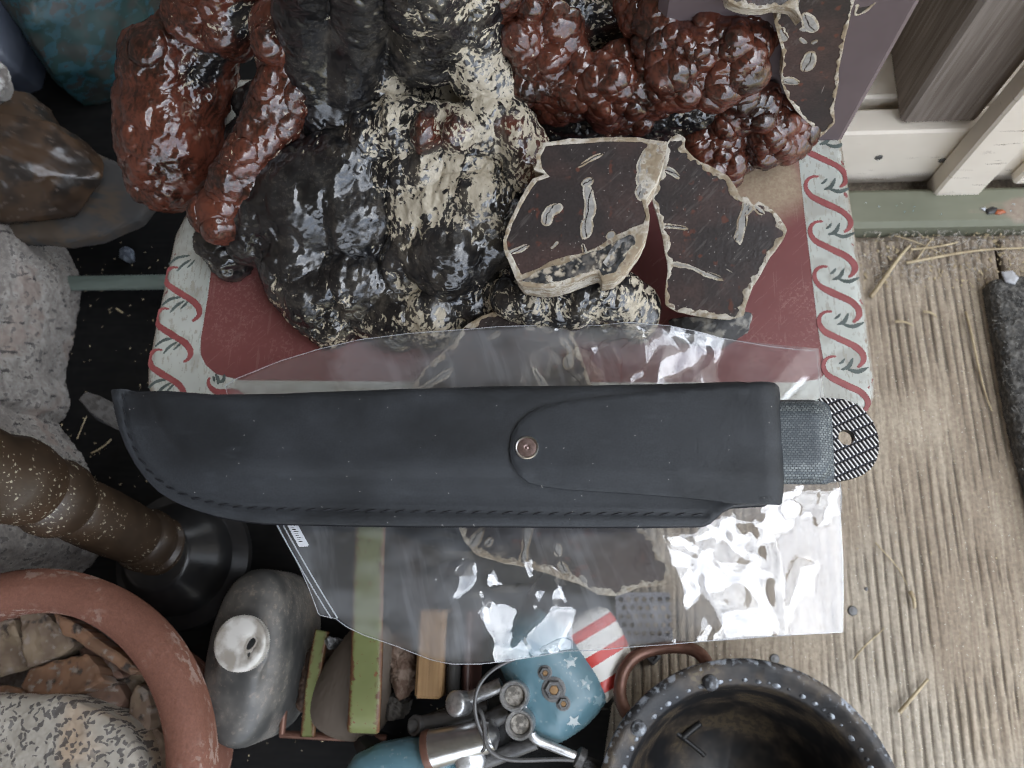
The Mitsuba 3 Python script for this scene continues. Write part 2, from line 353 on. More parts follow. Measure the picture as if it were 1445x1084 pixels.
SEAT_Z = 0.195
DUST = at(1085, 250, SEAT_Z)
def c_seat(p, n, uv):
    a = fbm(p.x * 30, p.y * 30, 0.0, 4); b = fbm(p.x * 900, p.y * 900, 0.0, 3)
    d = dr.sqrt(dr.square((p.x - float(DUST[0])) * 1.2) + dr.square(p.y - float(DUST[1])))
    du = smoothstep(0.034, 0.010, d + (a - 0.5) * 0.03)
    c = mix((0.150, 0.046, 0.044), (0.195, 0.066, 0.062), a)
    c = mix(c, (0.30, 0.17, 0.15), 0.35 * smoothstep(0.5, 0.75, b) * smoothstep(0.4, 0.6, a))
    sc = smoothstep(0.72, 0.78, fbm(p.x * 700, p.y * 45, 3.0, 3)) + smoothstep(0.73, 0.79, fbm((p.x + p.y) * 60, (p.x - p.y) * 800, 3.0, 3)); c = mix(c, (0.28, 0.17, 0.15), 0.22 * dr.minimum(sc, 1.0))
    return mix(c, mix((0.24, 0.17, 0.11), (0.36, 0.28, 0.20), b), du)
pr('mat_seat', proc(c_seat), 0.42, lambda p, n, uv: fbm(p.x * 500, p.y * 900, 0.0, 3), 0.00012)
def c_border(p, n, uv):
    a = fbm(p.x * 40, p.y * 40, 1.0, 4); b = fbm(p.x * 900, p.y * 260, 2.0, 3)
    c = mix((0.36, 0.37, 0.33), (0.47, 0.48, 0.44), a)
    c = mix(c, (0.24, 0.20, 0.15), 0.5 * smoothstep(0.62, 0.72, b))
    c = mix(c, (0.29, 0.275, 0.235), 0.6 * smoothstep(0.48, 0.66, fbm(p.x * 75, p.y * 75, 4.0, 4)))
    e = smoothstep(0.0042, 0.0004, uv.x + (b - 0.5) * 0.006)
    return mix(c, (0.17, 0.12, 0.08), 0.8 * e)
pr('mat_border', proc(c_border), 0.5)
pr('mat_scroll', proc(lambda p, n, uv: mix((0.20, 0.046, 0.046), (0.29, 0.088, 0.085), fbm(p.x * 250, p.y * 250, 0.0, 3))), 0.5)
pr('mat_leaf', proc(lambda p, n, uv: mix((0.045, 0.058, 0.052), (0.11, 0.13, 0.12), fbm(p.x * 300, p.y * 300, 0.0, 3))), 0.5)
pr('mat_panel', proc(lambda p, n, uv: mix((0.085, 0.062, 0.066), (0.115, 0.088, 0.092), fbm(p.x * 40, p.y * 40, p.z * 40, 4))), 0.55)

DIRT_Y = float(at(1300, 345, 0)[1])
def c_deck(p, n, uv):
    a = fbm(p.x * 18, p.y * 14, 0.0, 4); g = fbm(p.x * 420, p.y * 14, 0.0, 4); b = fbm(p.x * 600, p.y * 600, 0.0, 3)
    c = mix((0.235, 0.185, 0.135), (0.345, 0.287, 0.217), smoothstep(0.3, 0.7, 0.55 * a + 0.45 * g))
    c = mix(c, (0.345, 0.305, 0.247), 0.7 * smoothstep(0.45, 0.65, fbm(p.x * 9 + 4, p.y * 7, 0.0, 3)))
    c = mix(c, mix((0.15, 0.115, 0.085), (0.30, 0.245, 0.19), b), 0.8 * smoothstep(DIRT_Y - 0.05, DIRT_Y, p.y + 0.05 * (a - 0.5)))
    c = c * (0.72 + 0.5 * b)
    c = mix(c, (0.105, 0.085, 0.062), 0.75 * smoothstep(-0.0003, -0.0011, uv.x))
    d1, d2, r = voronoi(p.x * 190, p.y * 190)
    return mix(c, (0.55, 0.52, 0.46), smoothstep(0.09, 0.04, d1 + (b - 0.5) * 0.05) * smoothstep(0.72, 0.8, r))
pr('mat_deck', proc(c_deck), 0.85)
pr('mat_shade_floor', proc(lambda p, n, uv: mix((0.003, 0.0035, 0.004), (0.009, 0.0085, 0.008), fbm(p.x * 60, p.y * 400, 0.0, 3))), 0.6, specular=0.2)  # dark surface, shade of the gaps put into its near-black colour
pr('mat_ground', proc(lambda p, n, uv: mix((0.10, 0.10, 0.05), (0.26, 0.22, 0.15), fbm(p.x * 2, p.y * 2, 0.0, 4))), 0.9)
pr('mat_mat', proc(lambda p, n, uv: mix((0.045, 0.043, 0.040), (0.115, 0.108, 0.098), smoothstep(0.35, 0.75, fbm(p.x * 420, p.y * 420, p.z * 420, 3)))), 0.95, lambda p, n, uv: fbm(p.x * 500, p.y * 500, p.z * 500, 3), 0.002)
def c_cream(p, n, uv):
    a = fbm(p.x * 25, p.y * 25, p.z * 25, 4); b = fbm(p.x * 60, p.y * 60, p.z * 420, 3)
    c = mix((0.56, 0.50, 0.42), (0.68, 0.62, 0.53), a)
    c = mix(c, (0.20, 0.15, 0.10), 0.75 * smoothstep(0.68, 0.76, b) * smoothstep(0.45, 0.6, a))
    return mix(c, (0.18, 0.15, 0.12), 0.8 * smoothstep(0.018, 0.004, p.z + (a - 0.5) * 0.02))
pr('mat_cream', proc(c_cream), 0.55)
pr('mat_post', proc(lambda p, n, uv: mix((0.105, 0.082, 0.066), (0.215, 0.183, 0.158), smoothstep(0.3, 0.75, 0.6 * fbm(p.x * 420, p.y * 420, p.z * 14, 4) + 0.4 * fbm(p.x * 40, p.y * 40, p.z * 6, 3)))), 0.85, lambda p, n, uv: fbm(p.x * 700, p.y * 700, p.z * 25, 3), 0.0003)
def c_green_rail(p, n, uv):
    a = fbm(p.x * 22, p.y * 60, 0.0, 4); b = fbm(p.x * 300, p.y * 300, 0.0, 3)
    c = mix((0.12, 0.125, 0.085), (0.18, 0.18, 0.13), a)
    return mix(c, mix((0.16, 0.12, 0.09), (0.28, 0.23, 0.18), b), smoothstep(0.47, 0.62, a + (p.x - 0.36) * 2.2))
pr('mat_green_rail', proc(c_green_rail), 0.65)

def c_grey_stone(p, n, uv):
    a = fbm(p.x * 32, p.y * 32, p.z * 32, 4); b = fbm(p.x * 170, p.y * 320, p.z * 260, 4); s = fbm(p.x * 900, p.y * 900, p.z * 900, 2); d1, d2, r = voronoi(p.x * 130 + p.z * 60, p.y * 130 + p.z * 40)
    c = mix((0.20, 0.178, 0.16), (0.345, 0.32, 0.29), smoothstep(0.35, 0.65, 0.5 * a + 0.5 * b)) * (0.8 + 0.4 * s)
    c = mix(c, (0.23, 0.165, 0.135), 0.6 * smoothstep(0.56, 0.7, a)); c = mix(c, (0.09, 0.078, 0.072), 0.8 * smoothstep(0.60, 0.68, b))
    return mix(c, (0.045, 0.04, 0.038), 0.9 * smoothstep(0.20, 0.10, d1 + 0.3 * (s - 0.5)) * smoothstep(0.6, 0.66, r))
pr('mat_grey_stone', proc(c_grey_stone), 0.85, lambda p, n, uv: fbm(p.x * 260, p.y * 420, p.z * 320, 4), 0.0022)
def c_teal(p, n, uv):
    a = fbm(p.x * 45, p.y * 45, p.z * 45, 4); b = fbm(p.x * 130, p.y * 60, p.z * 130, 4)
    c = mix((0.025, 0.03, 0.026), (0.011, 0.034, 0.032), smoothstep(0.42, 0.56, a))
    c = mix(c, (0.013, 0.050, 0.062), smoothstep(0.50, 0.54, b * 0.6 + a * 0.4))
    return mix(c, (0.03, 0.03, 0.028), smoothstep(0.60, 0.68, b))
pr('mat_teal', proc(c_teal), 0.5)
def c_terra(p, n, uv):
    a = fbm(p.x * 30, p.y * 30, p.z * 30, 4); b = fbm(p.x * 260, p.y * 260, p.z * 260, 4); s = noise(p.x * 1400, p.y * 1400, p.z * 1400)
    c = mix((0.135, 0.054, 0.035), (0.195, 0.083, 0.054), a) * (0.85 + 0.3 * s)
    return mix(c, (0.34, 0.26, 0.22), 0.6 * smoothstep(0.50, 0.66, b) * smoothstep(0.44, 0.6, a))
pr('mat_terra', proc(c_terra), 0.8, lambda p, n, uv: fbm(p.x * 700, p.y * 700, p.z * 700, 3), 0.0006)
def c_speck(p, n, uv):
    d1, d2, r = voronoi(p.x * 310 + 1.1 * noise(p.x * 420, p.y * 420), p.y * 310 + 1.1 * noise(p.x * 420 + 9, p.y * 420)); b = fbm(p.x * 260, p.y * 260, p.z * 260, 3); a = fbm(p.x * 25, p.y * 25, p.z * 25, 3)
    c = mix((0.22, 0.195, 0.16), (0.345, 0.315, 0.27), b); c = mix(c, (0.40, 0.27, 0.17), 0.6 * smoothstep(0.55, 0.7, a))
    return mix(c, mix((0.028, 0.026, 0.026), (0.085, 0.075, 0.07), b), 0.85 * smoothstep(0.46, 0.36, d1 + 0.5 * (b - 0.5)) * smoothstep(0.42, 0.5, r))
pr('mat_speck', proc(c_speck), 0.7, lambda p, n, uv: fbm(p.x * 500, p.y * 500, p.z * 500, 3), 0.0008)
def c_bottle(p, n, uv):
    a = fbm(p.x * 38, p.y * 38, p.z * 38, 4); b = fbm(p.x * 500, p.y * 500, p.z * 500, 3)
    c = mix((0.048, 0.048, 0.046), (0.15, 0.14, 0.125), smoothstep(0.3, 0.7, a))
    return mix(c, (0.28, 0.22, 0.17), 0.6 * smoothstep(0.5, 0.75, 0.5 * a + 0.5 * b))
pr('mat_bottle', proc(c_bottle), proc(lambda p, n, uv: 0.28 + 0.4 * fbm(p.x * 38, p.y * 38, p.z * 38, 4)), clearcoat=0.3)
pr('mat_cap', proc(lambda p, n, uv: mix((0.30, 0.27, 0.23), (0.54, 0.52, 0.48), smoothstep(0.3, 0.6, fbm(p.x * 120, p.y * 120, p.z * 120, 4)))), 0.6)
def c_turned(p, n, uv):
    a = fbm(p.x * 60, p.y * 60, p.z * 60, 3); b = fbm((p.x + p.y) * 700, (p.x - p.y) * 260, p.z * 600, 2)
    c = mix((0.020, 0.013, 0.008), (0.050, 0.030, 0.017), a)
    return mix(c, (0.27, 0.24, 0.18), smoothstep(0.69, 0.75, b) * smoothstep(0.42, 0.55, a))
pr('mat_turned', proc(c_turned), 0.38, clearcoat=0.2)
pr('mat_dark_gloss', proc(lambda p, n, uv: mix((0.010, 0.011, 0.013), (0.024, 0.022, 0.020), fbm(p.x * 90, p.y * 90, p.z * 90, 3))), 0.3)
def c_lime(p, n, uv):                         # uv.x: distance from the edge of the strap, where the paint has rusted away
    b = fbm(p.x * 400, p.y * 400, p.z * 400, 4); a = fbm(p.x * 60, p.y * 60, p.z * 60, 3)
    c = mix((0.105, 0.12, 0.040), (0.165, 0.18, 0.070), a)
    k = smoothstep(0.0030, 0.0004, uv.x + (b - 0.5) * 0.007)
    return mix(c, mix((0.05, 0.02, 0.01), (0.17, 0.075, 0.03), b), dr.maximum(k, smoothstep(0.72, 0.76, b)))
pr('mat_lime', proc(c_lime), 0.5)
def c_metal(p, n, uv):
    a = fbm(p.x * 90, p.y * 90, p.z * 90, 3); b = fbm(p.x * 600, p.y * 600, p.z * 600, 3)
    return mix((0.30, 0.30, 0.30), (0.60, 0.60, 0.60), smoothstep(0.3, 0.7, 0.6 * a + 0.4 * b))
pr('mat_metal', proc(c_metal), 0.36, metallic=0.85)
pr('mat_chrome', proc(lambda p, n, uv: mix((0.45, 0.45, 0.45), (0.75, 0.75, 0.75), fbm(p.x * 200, p.y * 200, p.z * 200, 3))), 0.25, metallic=0.95)
pr('mat_dark_metal', proc(lambda p, n, uv: mix((0.05, 0.05, 0.052), (0.16, 0.155, 0.15), fbm(p.x * 200, p.y * 200, p.z * 200, 3))), 0.45, metallic=0.5)
pr('mat_dusty_lens', proc(lambda p, n, uv: mix((0.11, 0.10, 0.085), (0.36, 0.33, 0.29), smoothstep(0.3, 0.7, fbm(p.x * 500, p.y * 500, p.z * 500, 3)))), 0.7)
pr('mat_blue_paint', proc(lambda p, n, uv: mix(mix((0.065, 0.135, 0.165), (0.105, 0.195, 0.23), fbm(p.x * 40, p.y * 40, p.z * 40, 3)), (0.33, 0.34, 0.33), 0.35 * smoothstep(0.66, 0.76, fbm(p.x * 420, p.y * 420, p.z * 420, 3)))), 0.32, clearcoat=0.3)
pr('mat_star', proc(lambda p, n, uv: mix((0.16, 0.24, 0.27), (0.40, 0.44, 0.44), smoothstep(0.35, 0.6, fbm(p.x * 300, p.y * 300, 0.0, 3)))), 0.5)
S1, S2 = at(842, 884, 0.085), at(869, 868, 0.085)
SD = (S2 - S1)[:2] / np.linalg.norm((S2 - S1)[:2]); SN = np.array([-SD[1], SD[0]]); SO = float(SN @ at(842, 884, 0.085)[:2]); SP = abs(float(SN @ (at(862, 920, 0.085) - at(842, 886, 0.085))[:2]))
def c_stripe(p, n, uv):
    t = ((p.x * float(SN[0]) + p.y * float(SN[1])) - SO) / SP + 0.02 * noise(p.x * 700, p.y * 700); t = t - dr.floor(t + 0.5)
    w = mix((0.58, 0.56, 0.52), (0.70, 0.68, 0.64), fbm(p.x * 90, p.y * 90, 0.0, 3))
    return mix(w, (0.50, 0.055, 0.045), smoothstep(0.21, 0.19, dr.abs(t)))
pr('mat_stripe', proc(c_stripe), 0.35, clearcoat=0.3)
def c_bowl(p, n, uv):                         # uv.x: 1 on the worn proud parts of the rim
    a = fbm(p.x * 55, p.y * 55, p.z * 55, 4); b = fbm(p.x * 420, p.y * 420, p.z * 420, 3)
    c = mix((0.014, 0.014, 0.015), (0.055, 0.043, 0.033), smoothstep(0.35, 0.7, a))
    c = mix(c, (0.11, 0.085, 0.05), 0.6 * smoothstep(0.5, 0.7, a) * smoothstep(0.4, 0.6, b))
    return mix(c, (0.24, 0.26, 0.29), 0.85 * smoothstep(0.45, 0.75, uv.x + (b - 0.5) * 0.9))
pr('mat_bowl', proc(c_bowl), 0.42, metallic=0.35)
pr('mat_bead', proc(lambda p, n, uv: mix((0.03, 0.03, 0.032), (0.20, 0.215, 0.235), smoothstep(0.35, 0.62, fbm(p.x * 260, p.y * 260, p.z * 260, 3)))), 0.35, metallic=0.5)
pr('mat_copper', proc(lambda p, n, uv: mix((0.07, 0.035, 0.024), (0.21, 0.105, 0.075), fbm(p.x * 160, p.y * 160, p.z * 160, 3))), 0.4, metallic=0.4)
KD = at(1140, 620, 0.25)
def c_micarta(p, n, uv):
    pit = 0.00165
    row = dr.floor(p.y / (pit * 0.62)); fx = p.x / pit + 0.5 * (row - 2 * dr.floor(row / 2)) + 0.25 * noise(p.x * 300, p.y * 300); fy = p.y / (pit * 0.62)
    u, v = dr.abs(fx - dr.floor(fx) - 0.5), dr.abs(fy - dr.floor(fy) - 0.5)
    thr = smoothstep(0.44, 0.34, u) * smoothstep(0.46, 0.30, v)
    lay = (p.z + 0.00025 * noise(p.x * 90, p.y * 90)) / 0.0017; lay = dr.abs(lay - dr.floor(lay) - 0.5)
    c = mix((0.020, 0.024, 0.029), mix((0.085, 0.10, 0.105), (0.20, 0.22, 0.215), cell_rand(dr.floor(fx), row)), thr)
    return mix(c, (0.030, 0.040, 0.050), 0.6 * smoothstep(0.30, 0.42, lay))
pr('mat_micarta', proc(c_micarta), 0.5)
pr('mat_pommel', proc(lambda p, n, uv: mix((0.016, 0.016, 0.02), (0.62, 0.61, 0.60), smoothstep(0.45, 0.75, uv.x))), 0.35, metallic=0.6)
pr('mat_snap_rim', (0.72, 0.70, 0.68), 0.18, metallic=1.0)
pr('mat_snap', proc(lambda p, n, uv: mix((0.17, 0.11, 0.095), (0.34, 0.25, 0.23), fbm(p.x * 700, p.y * 700, p.z * 700, 3))), 0.34, metallic=0.8)
pr('mat_straw', proc(lambda p, n, uv: mix((0.22, 0.16, 0.09), (0.48, 0.40, 0.26), fbm(p.x * 120, p.y * 120, 0.0, 3))), 0.6)
pr('mat_wood', proc(lambda p, n, uv: mix((0.12, 0.065, 0.025), (0.33, 0.20, 0.09), fbm(p.x * 500, p.y * 30, p.z * 300, 4))), 0.7)
pr('mat_label', (0.62, 0.63, 0.65), 0.4); pr('mat_print', (0.02, 0.02, 0.025), 0.5); pr('mat_black', (0.012, 0.012, 0.012), 0.5)
pr('mat_roof', (0.20, 0.19, 0.175), 0.8); pr('mat_blocking_wall', (0.16, 0.13, 0.11), 0.85); pr('mat_fluff', (0.42, 0.39, 0.35), 0.9)
def film_haze(p, n, uv):
    return 0.034 + 0.05 * smoothstep(0.4, 0.7, fbm(p.x * 35, p.y * 60, 1.0, 3)) + 0.030 * smoothstep(0.55, 0.80, fbm((p.x + 0.35 * p.y) * 170 + 2.5 * noise(p.x * 25, p.y * 25), p.y * 26, 2.0, 5))
scene['mat_film'] = {'type': 'blendbsdf', 'weight': proc(film_haze), 'a': {'type': 'thindielectric', 'int_ior': 1.65}, 'b': {'type': 'twosided', 'bsdf': {'type': 'diffuse', 'reflectance': {'type': 'rgb', 'value': [0.72, 0.75, 0.80]}}}}
scene['mat_film_edge'] = {'type': 'twosided', 'bsdf': {'type': 'principled', 'base_color': {'type': 'rgb', 'value': [0.40, 0.41, 0.43]}, 'roughness': 0.2}}
# ------------------------------------------------------------------ the setting: ground, deck, near-black sheet standing in for shade
YF = float(at(1300, 258, 0)[1])               # front of the fence
g = box(-12, 12, -12, 12, -0.16, -0.12); obj('ground', g, 'mat_ground', kind='structure', smooth=False)

def board(x0, x1, y0, y1, seed, fine):
    sx, sy = (0.0007, 0.004) if fine else (0.004, 0.02)
    nx, ny = int((x1 - x0) / sx) + 1, int((y1 - y0) / sy) + 1
    X, Y = np.meshgrid(np.linspace(x0, x1, nx), np.linspace(y0, y1, ny), indexing='ij')
    q = np.stack([X * 60, Y * 9, X * 0 + seed], -1)
    xx = X + 0.0022 * (meshkit.fbm(q, 3, seed) - 0.5) + 0.02 * (meshkit.noise(np.stack([X * 3, Y * 3, X * 0], -1), seed) - 0.5)
    ph = xx / 0.0066; k = np.abs(ph - np.round(ph)) * 2
    row = np.round(ph); depth = 0.35 + 0.65 * meshkit.noise(np.stack([row * 1.7, Y * 22, row * 0 + 3], -1), seed + 3)
    wear = np.clip((meshkit.fbm(np.stack([X * 22, Y * 14, X * 0 + 9], -1), 4, seed + 9) - 0.36) * 4, 0.12, 1)
    w = 0.22 + 0.25 * meshkit.noise(np.stack([row * 2.3, Y * 30, row * 0], -1), seed + 5)
    Z = -0.0020 * np.exp(-(k / w) ** 2) * depth * wear
    Z += 0.0009 * (meshkit.fbm(np.stack([X * 900, Y * 60, X * 0], -1), 3, seed + 1) - 0.5) + 0.0006 * (meshkit.fbm(np.stack([X * 300, Y * 300, X * 0], -1), 3, seed + 2) - 0.5)
    e = np.minimum(X - x0, x1 - X); Z -= 0.003 * np.clip(1 - e / 0.003, 0, 1) ** 2
    V = np.stack([X, Y, Z], -1).reshape(-1, 3); uv = np.stack([np.minimum(Z, 0).ravel(), np.zeros(Z.size)], 1)
    i = np.arange(nx * ny).reshape(nx, ny); a, b, c, d = i[:-1, :-1].ravel(), i[1:, :-1].ravel(), i[1:, 1:].ravel(), i[:-1, 1:].ravel()
    F = np.vstack([np.stack([a, b, c], 1), np.stack([a, c, d], 1)])
    # sides and ends
    n = len(V); loop = np.concatenate([i[:, 0], i[-1, 1:], i[-2::-1, -1], i[0, -2:0:-1]]); L = len(loop)
    V = np.vstack([V, V[loop], V[loop] * [1, 1, 0] + [0, 0, -0.028]]); uv = np.vstack([uv, uv[loop], uv[loop]])
    j = np.arange(L); k2 = (j + 1) % L
    F = np.vstack([F, np.stack([n + j, n + j + L, n + k2 + L], 1), np.stack([n + j, n + k2 + L, n + k2], 1)])
    return (V, F), uv
dk = thing('deck', kind='structure')
YEND = float(at(1300, 340, 0)[1]); xr = float(at(1440, 700, 0)[0]) + 0.012
for n_, (x0, x1, fine) in enumerate([(xr - 0.330, xr, True), (xr - 0.5225, xr - 0.3325, False), (xr - 0.7125, xr - 0.525, False), (xr - 0.9, xr - 0.715, False), (xr + 0.003, xr + 0.190, True), (xr + 0.193, xr + 0.38, False)]):
    m, uv = board(x0, x1, -0.42 if not fine else -0.24, YEND, 11 + n_, fine); obj('board', m, 'mat_deck', dk, smooth=True, uv=uv)
obj('joist', box(-0.9, 1.2, YEND - 0.35, YEND - 0.29, -0.12, -0.031), 'mat_post', dk, smooth=False)
obj('soil', box(-1.2, 1.5, YEND, YF + 0.3, -0.06, -0.010), 'mat_deck', None, kind='structure', smooth=True, uv=np.zeros((24, 2)))
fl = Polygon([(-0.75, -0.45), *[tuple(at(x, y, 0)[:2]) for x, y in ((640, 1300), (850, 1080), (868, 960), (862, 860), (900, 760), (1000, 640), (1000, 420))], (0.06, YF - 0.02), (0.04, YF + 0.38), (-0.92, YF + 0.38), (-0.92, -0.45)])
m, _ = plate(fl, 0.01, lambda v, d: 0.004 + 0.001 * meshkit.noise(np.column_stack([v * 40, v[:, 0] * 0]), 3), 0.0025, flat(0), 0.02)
obj('floor', m, 'mat_shade_floor', kind='structure', smooth=True)  # dark sheet over the deck, painted near-black for the shade in the gaps

# the porch: a roof overhead, open to the right, with walls added at left and back to block sky light (all out of view)
rf = thing('porch_roof', 'porch roof over the whole scene with its edge to the right', 'roof')
obj('ceiling', box(-3.2, 0.54, -2.6, 1.6, 2.10, 2.14), 'mat_roof', rf, smooth=False)
obj('beam', box(0.46, 0.54, -2.6, 1.6, 2.00, 2.098), 'mat_roof', rf, smooth=False)
wl = thing('blocking_wall', 'unseen brown walls added to block sky light, at the left and behind everything', 'wall')
obj('side', box(-1.00, -0.94, -2.5, 0.84, -0.1, 2.099), 'mat_blocking_wall', wl, smooth=False); obj('back', box(-0.939, 0.02, 0.78, 0.84, -0.1, 2.099), 'mat_blocking_wall', wl, smooth=False)

# ------------------------------------------------------------------ fence behind, top right
fe = thing('fence', 'cream and weathered brown timber fence with upright boards at the top right', 'fence')
def X_(px, py, y): return float(at_y(px, py, y)[0])
def Z_(px, py, y): return float(at_y(px, py, y)[2])
zr = Z_(1300, 186, YF)
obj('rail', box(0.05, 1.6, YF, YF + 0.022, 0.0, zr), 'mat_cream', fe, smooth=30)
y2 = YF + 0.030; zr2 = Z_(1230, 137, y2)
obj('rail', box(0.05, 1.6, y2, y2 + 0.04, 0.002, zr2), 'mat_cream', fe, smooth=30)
xa, xb = X_(1272, 183, YF), X_(1372, 192, YF)
obj('post', box(xa, xb, YF + 0.006, YF + 0.085, zr + 0.001, 1.3, 0.003), 'mat_post', fe, 'weathered dark brown timber post', smooth=30)
y3 = YF + 0.086
xc = X_(1205, 140, y3)
for k in range(6):
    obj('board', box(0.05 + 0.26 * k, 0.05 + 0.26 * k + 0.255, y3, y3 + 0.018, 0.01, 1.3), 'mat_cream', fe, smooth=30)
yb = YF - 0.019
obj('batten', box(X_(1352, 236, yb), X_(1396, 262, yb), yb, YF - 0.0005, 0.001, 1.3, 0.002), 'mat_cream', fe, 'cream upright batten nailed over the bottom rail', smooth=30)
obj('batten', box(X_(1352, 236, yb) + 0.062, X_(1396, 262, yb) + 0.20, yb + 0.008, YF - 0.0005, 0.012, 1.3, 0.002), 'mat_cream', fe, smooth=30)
for px_, py_ in ((1240, 222), (1330, 226)):
    o_ = at_y(px_, py_, YF); obj('nail', lathe([(.003, -.001), (.003, .0006), (.002, .001), (.0001, .0011)], o_, (0, -1, 0), n=16), 'mat_dark_metal', fe, smooth=30)
y0, y1 = at(1300, 318, 0.012)[1], at(1300, 264, 0.012)[1]
obj('floor_rail', box(0.05, 1.2, y0, y1, -0.012, 0.012, 0.004), 'mat_green_rail', label='flat olive green painted rail along the foot of the fence', cat='rail', smooth=30)

# ------------------------------------------------------------------ painted child's chair
ch = thing('painted_chair', 'small painted chair with red seat, grey scroll border and purple brown back', 'chair')
SF = flat(SEAT_Z)
seat_px = [(285, 250), (265, 290), (245, 330), (230, 400), (215, 470), (206, 520), (206, 545), (214, 565), (235, 582), (300, 592), (700, 600), (1150, 600), (1205, 594), (1226, 582), (1236, 562), (1237, 535), (1222, 420), (1205, 300), (1190, 200), (1180, 150), (1160, 120), (700, 95), (330, 110)]
inner_px = [(330, 250), (305, 330), (293, 420), (283, 480), (283, 500), (290, 515), (305, 528), (340, 537), (700, 540), (1120, 540), (1160, 535), (1164, 520), (1155, 470), (1145, 385), (1135, 300), (1125, 205), (1118, 150), (700, 140), (360, 150)]
P1 = poly_of(SF, seat_px, smooth_it=0.004); P2 = poly_of(SF, inner_px, smooth_it=0.004)
def edge_top(r, z=0.0):
    return lambda v, d: z - r + np.sqrt(np.maximum(r * r - np.maximum(r - d, 0) ** 2, 0))
m, d = plate(P1, 0.002, edge_top(0.004), -0.018, SF, 0.006)
seat = obj('seat', m, 'mat_seat', ch, 'worn red painted seat with fawn dust', smooth=True)
ring = P1.buffer(-0.0006).difference(P2)
m, d = plate(ring, 0.0015, lambda v, d: 0.0002 + edge_top(0.004)(v, shapely.distance(shapely.points(v[:, 0], v[:, 1]), P1.boundary)), -0.004, SF, 0.004)
dd = shapely.distance(shapely.points(*(m[0] - SF.o)[:, :2].T), P1.boundary)
obj('painted_border', m, 'mat_border', seat, 'pale grey painted border with red scrolls and green leaves', smooth=True, uv=np.stack([dd, dd], 1))
HOOK = np.array([(0, 0), (-9, 0), (-17, 7), (-18, 17), (-11, 28), (10, 38), (33, 48), (43, 57), (46, 66), (42, 74), (37, 77)])
LEAVES = [[(5, 10), (9, 8), (13, 3)], [(9, 18), (19, 15), (24, 3)], [(16, 17), (30, 22), (45, 15)]]
def motif(o, M, hook=HOOK, seed=0, leaves=True):
    w = lambda s: 0.0030 * np.clip(0.35 + 1.6 * s, 0, 1) * np.clip(0.45 + 4 * (1 - s), 0, 1) * (0.8 + 0.3 * np.sin(3 * s)) + 0.00025
    loc = [tuple(np.array(o) + M @ h) for h in hook]
    p = stroke(SF, loc, 1, 0.05, seed, lambda s: w(s) * 1.05).intersection(P1.buffer(-0.001))
    if p.geom_type == 'Polygon' and p.area > 2e-5:
        m, _ = plate(p, 0.0008, 0.0005, -0.0005, SF, 0.002); obj('scroll', m, 'mat_scroll', seat, smooth=30)
    for i, l in enumerate(LEAVES if leaves else []):
        loc = [tuple(np.array(o) + M @ np.array(h)) for h in l]
        p = stroke(SF, loc, 1, 0.05, seed + i, lambda s: (0.0021 if i else 0.0013) * np.sin(np.pi * np.clip(s * 0.9 + 0.05, 0, 1)) ** 0.8 + 0.0001).intersection(P1.buffer(-0.001))
        if p.geom_type == 'Polygon' and p.area > 4e-6:
            m, _ = plate(p, 0.0006, 0.00048, -0.0005, SF, 0.0015); obj('painted_leaf', m, 'mat_leaf', seat, smooth=30)
for k in range(-2, 5):
    motif((1160 + 6.2 * k, 313 + 63.5 * k), np.array([[1.0, 0.02], [0.02, 1.0]]), seed=k + 5)
ML = np.array([[0.90, -0.14], [0.10, 0.92]])
LHOOK = HOOK
for k in range(-1, 3):
    motif((238 - 9.6 * k + (3 if k < 0 else 0), 436 + 58 * k), ML, seed=k + 15, leaves=False)
    ox, oy = 238 - 9.6 * k, 436 + 58 * k
    for a, b, c, wd in (((-9, -5), (2, -14), (20, -17), 0.0017), ((3, 5), (10, -4), (22, -11), 0.0017), ((17, 0), (23, -5), (28, -11), 0.0012)):
        p = stroke(SF, [(ox + a[0], oy + a[1]), (ox + b[0], oy + b[1]), (ox + c[0], oy + c[1])], 1, 0.05, k, lambda s: wd * np.sin(np.pi * np.clip(s * 0.9 + 0.05, 0, 1)) ** 0.8 + 0.0001)
        m, _ = plate(p, 0.0006, 0.00048, -0.0005, SF, 0.0015); obj('painted_leaf', m, 'mat_leaf', seat, smooth=30)
for o in ((296, 534),):
    motif(o, np.array([[0.3, 0.5], [-0.3, 0.6]]), seed=31)
yp = float(at(1190, 202, SEAT_Z)[1]) + 0.002
xp1 = X_(1190, 202, yp); xp0 = X_(905, 200, yp)
pm = box(xp0, xp1, yp, yp + 0.016, SEAT_Z - 0.018, 0.55, 0.004)
obj('backrest', pm, 'mat_panel', ch, 'upright purple brown backrest board', smooth=30)
for px, py in ((300, 300), (270, 560), (1190, 560), (1150, 200)):
    c = at(px, py, SEAT_Z - 0.018); c = c + (np.array([0.0, 0.1, 0]) - [c[0], c[1], 0]) * 0.10 * [1, 1, 0]
    obj('leg', tube([c, c * [1, 1, 0] + [0, 0, 0.0005]], [0.013, 0.011], 20), 'mat_panel', ch)

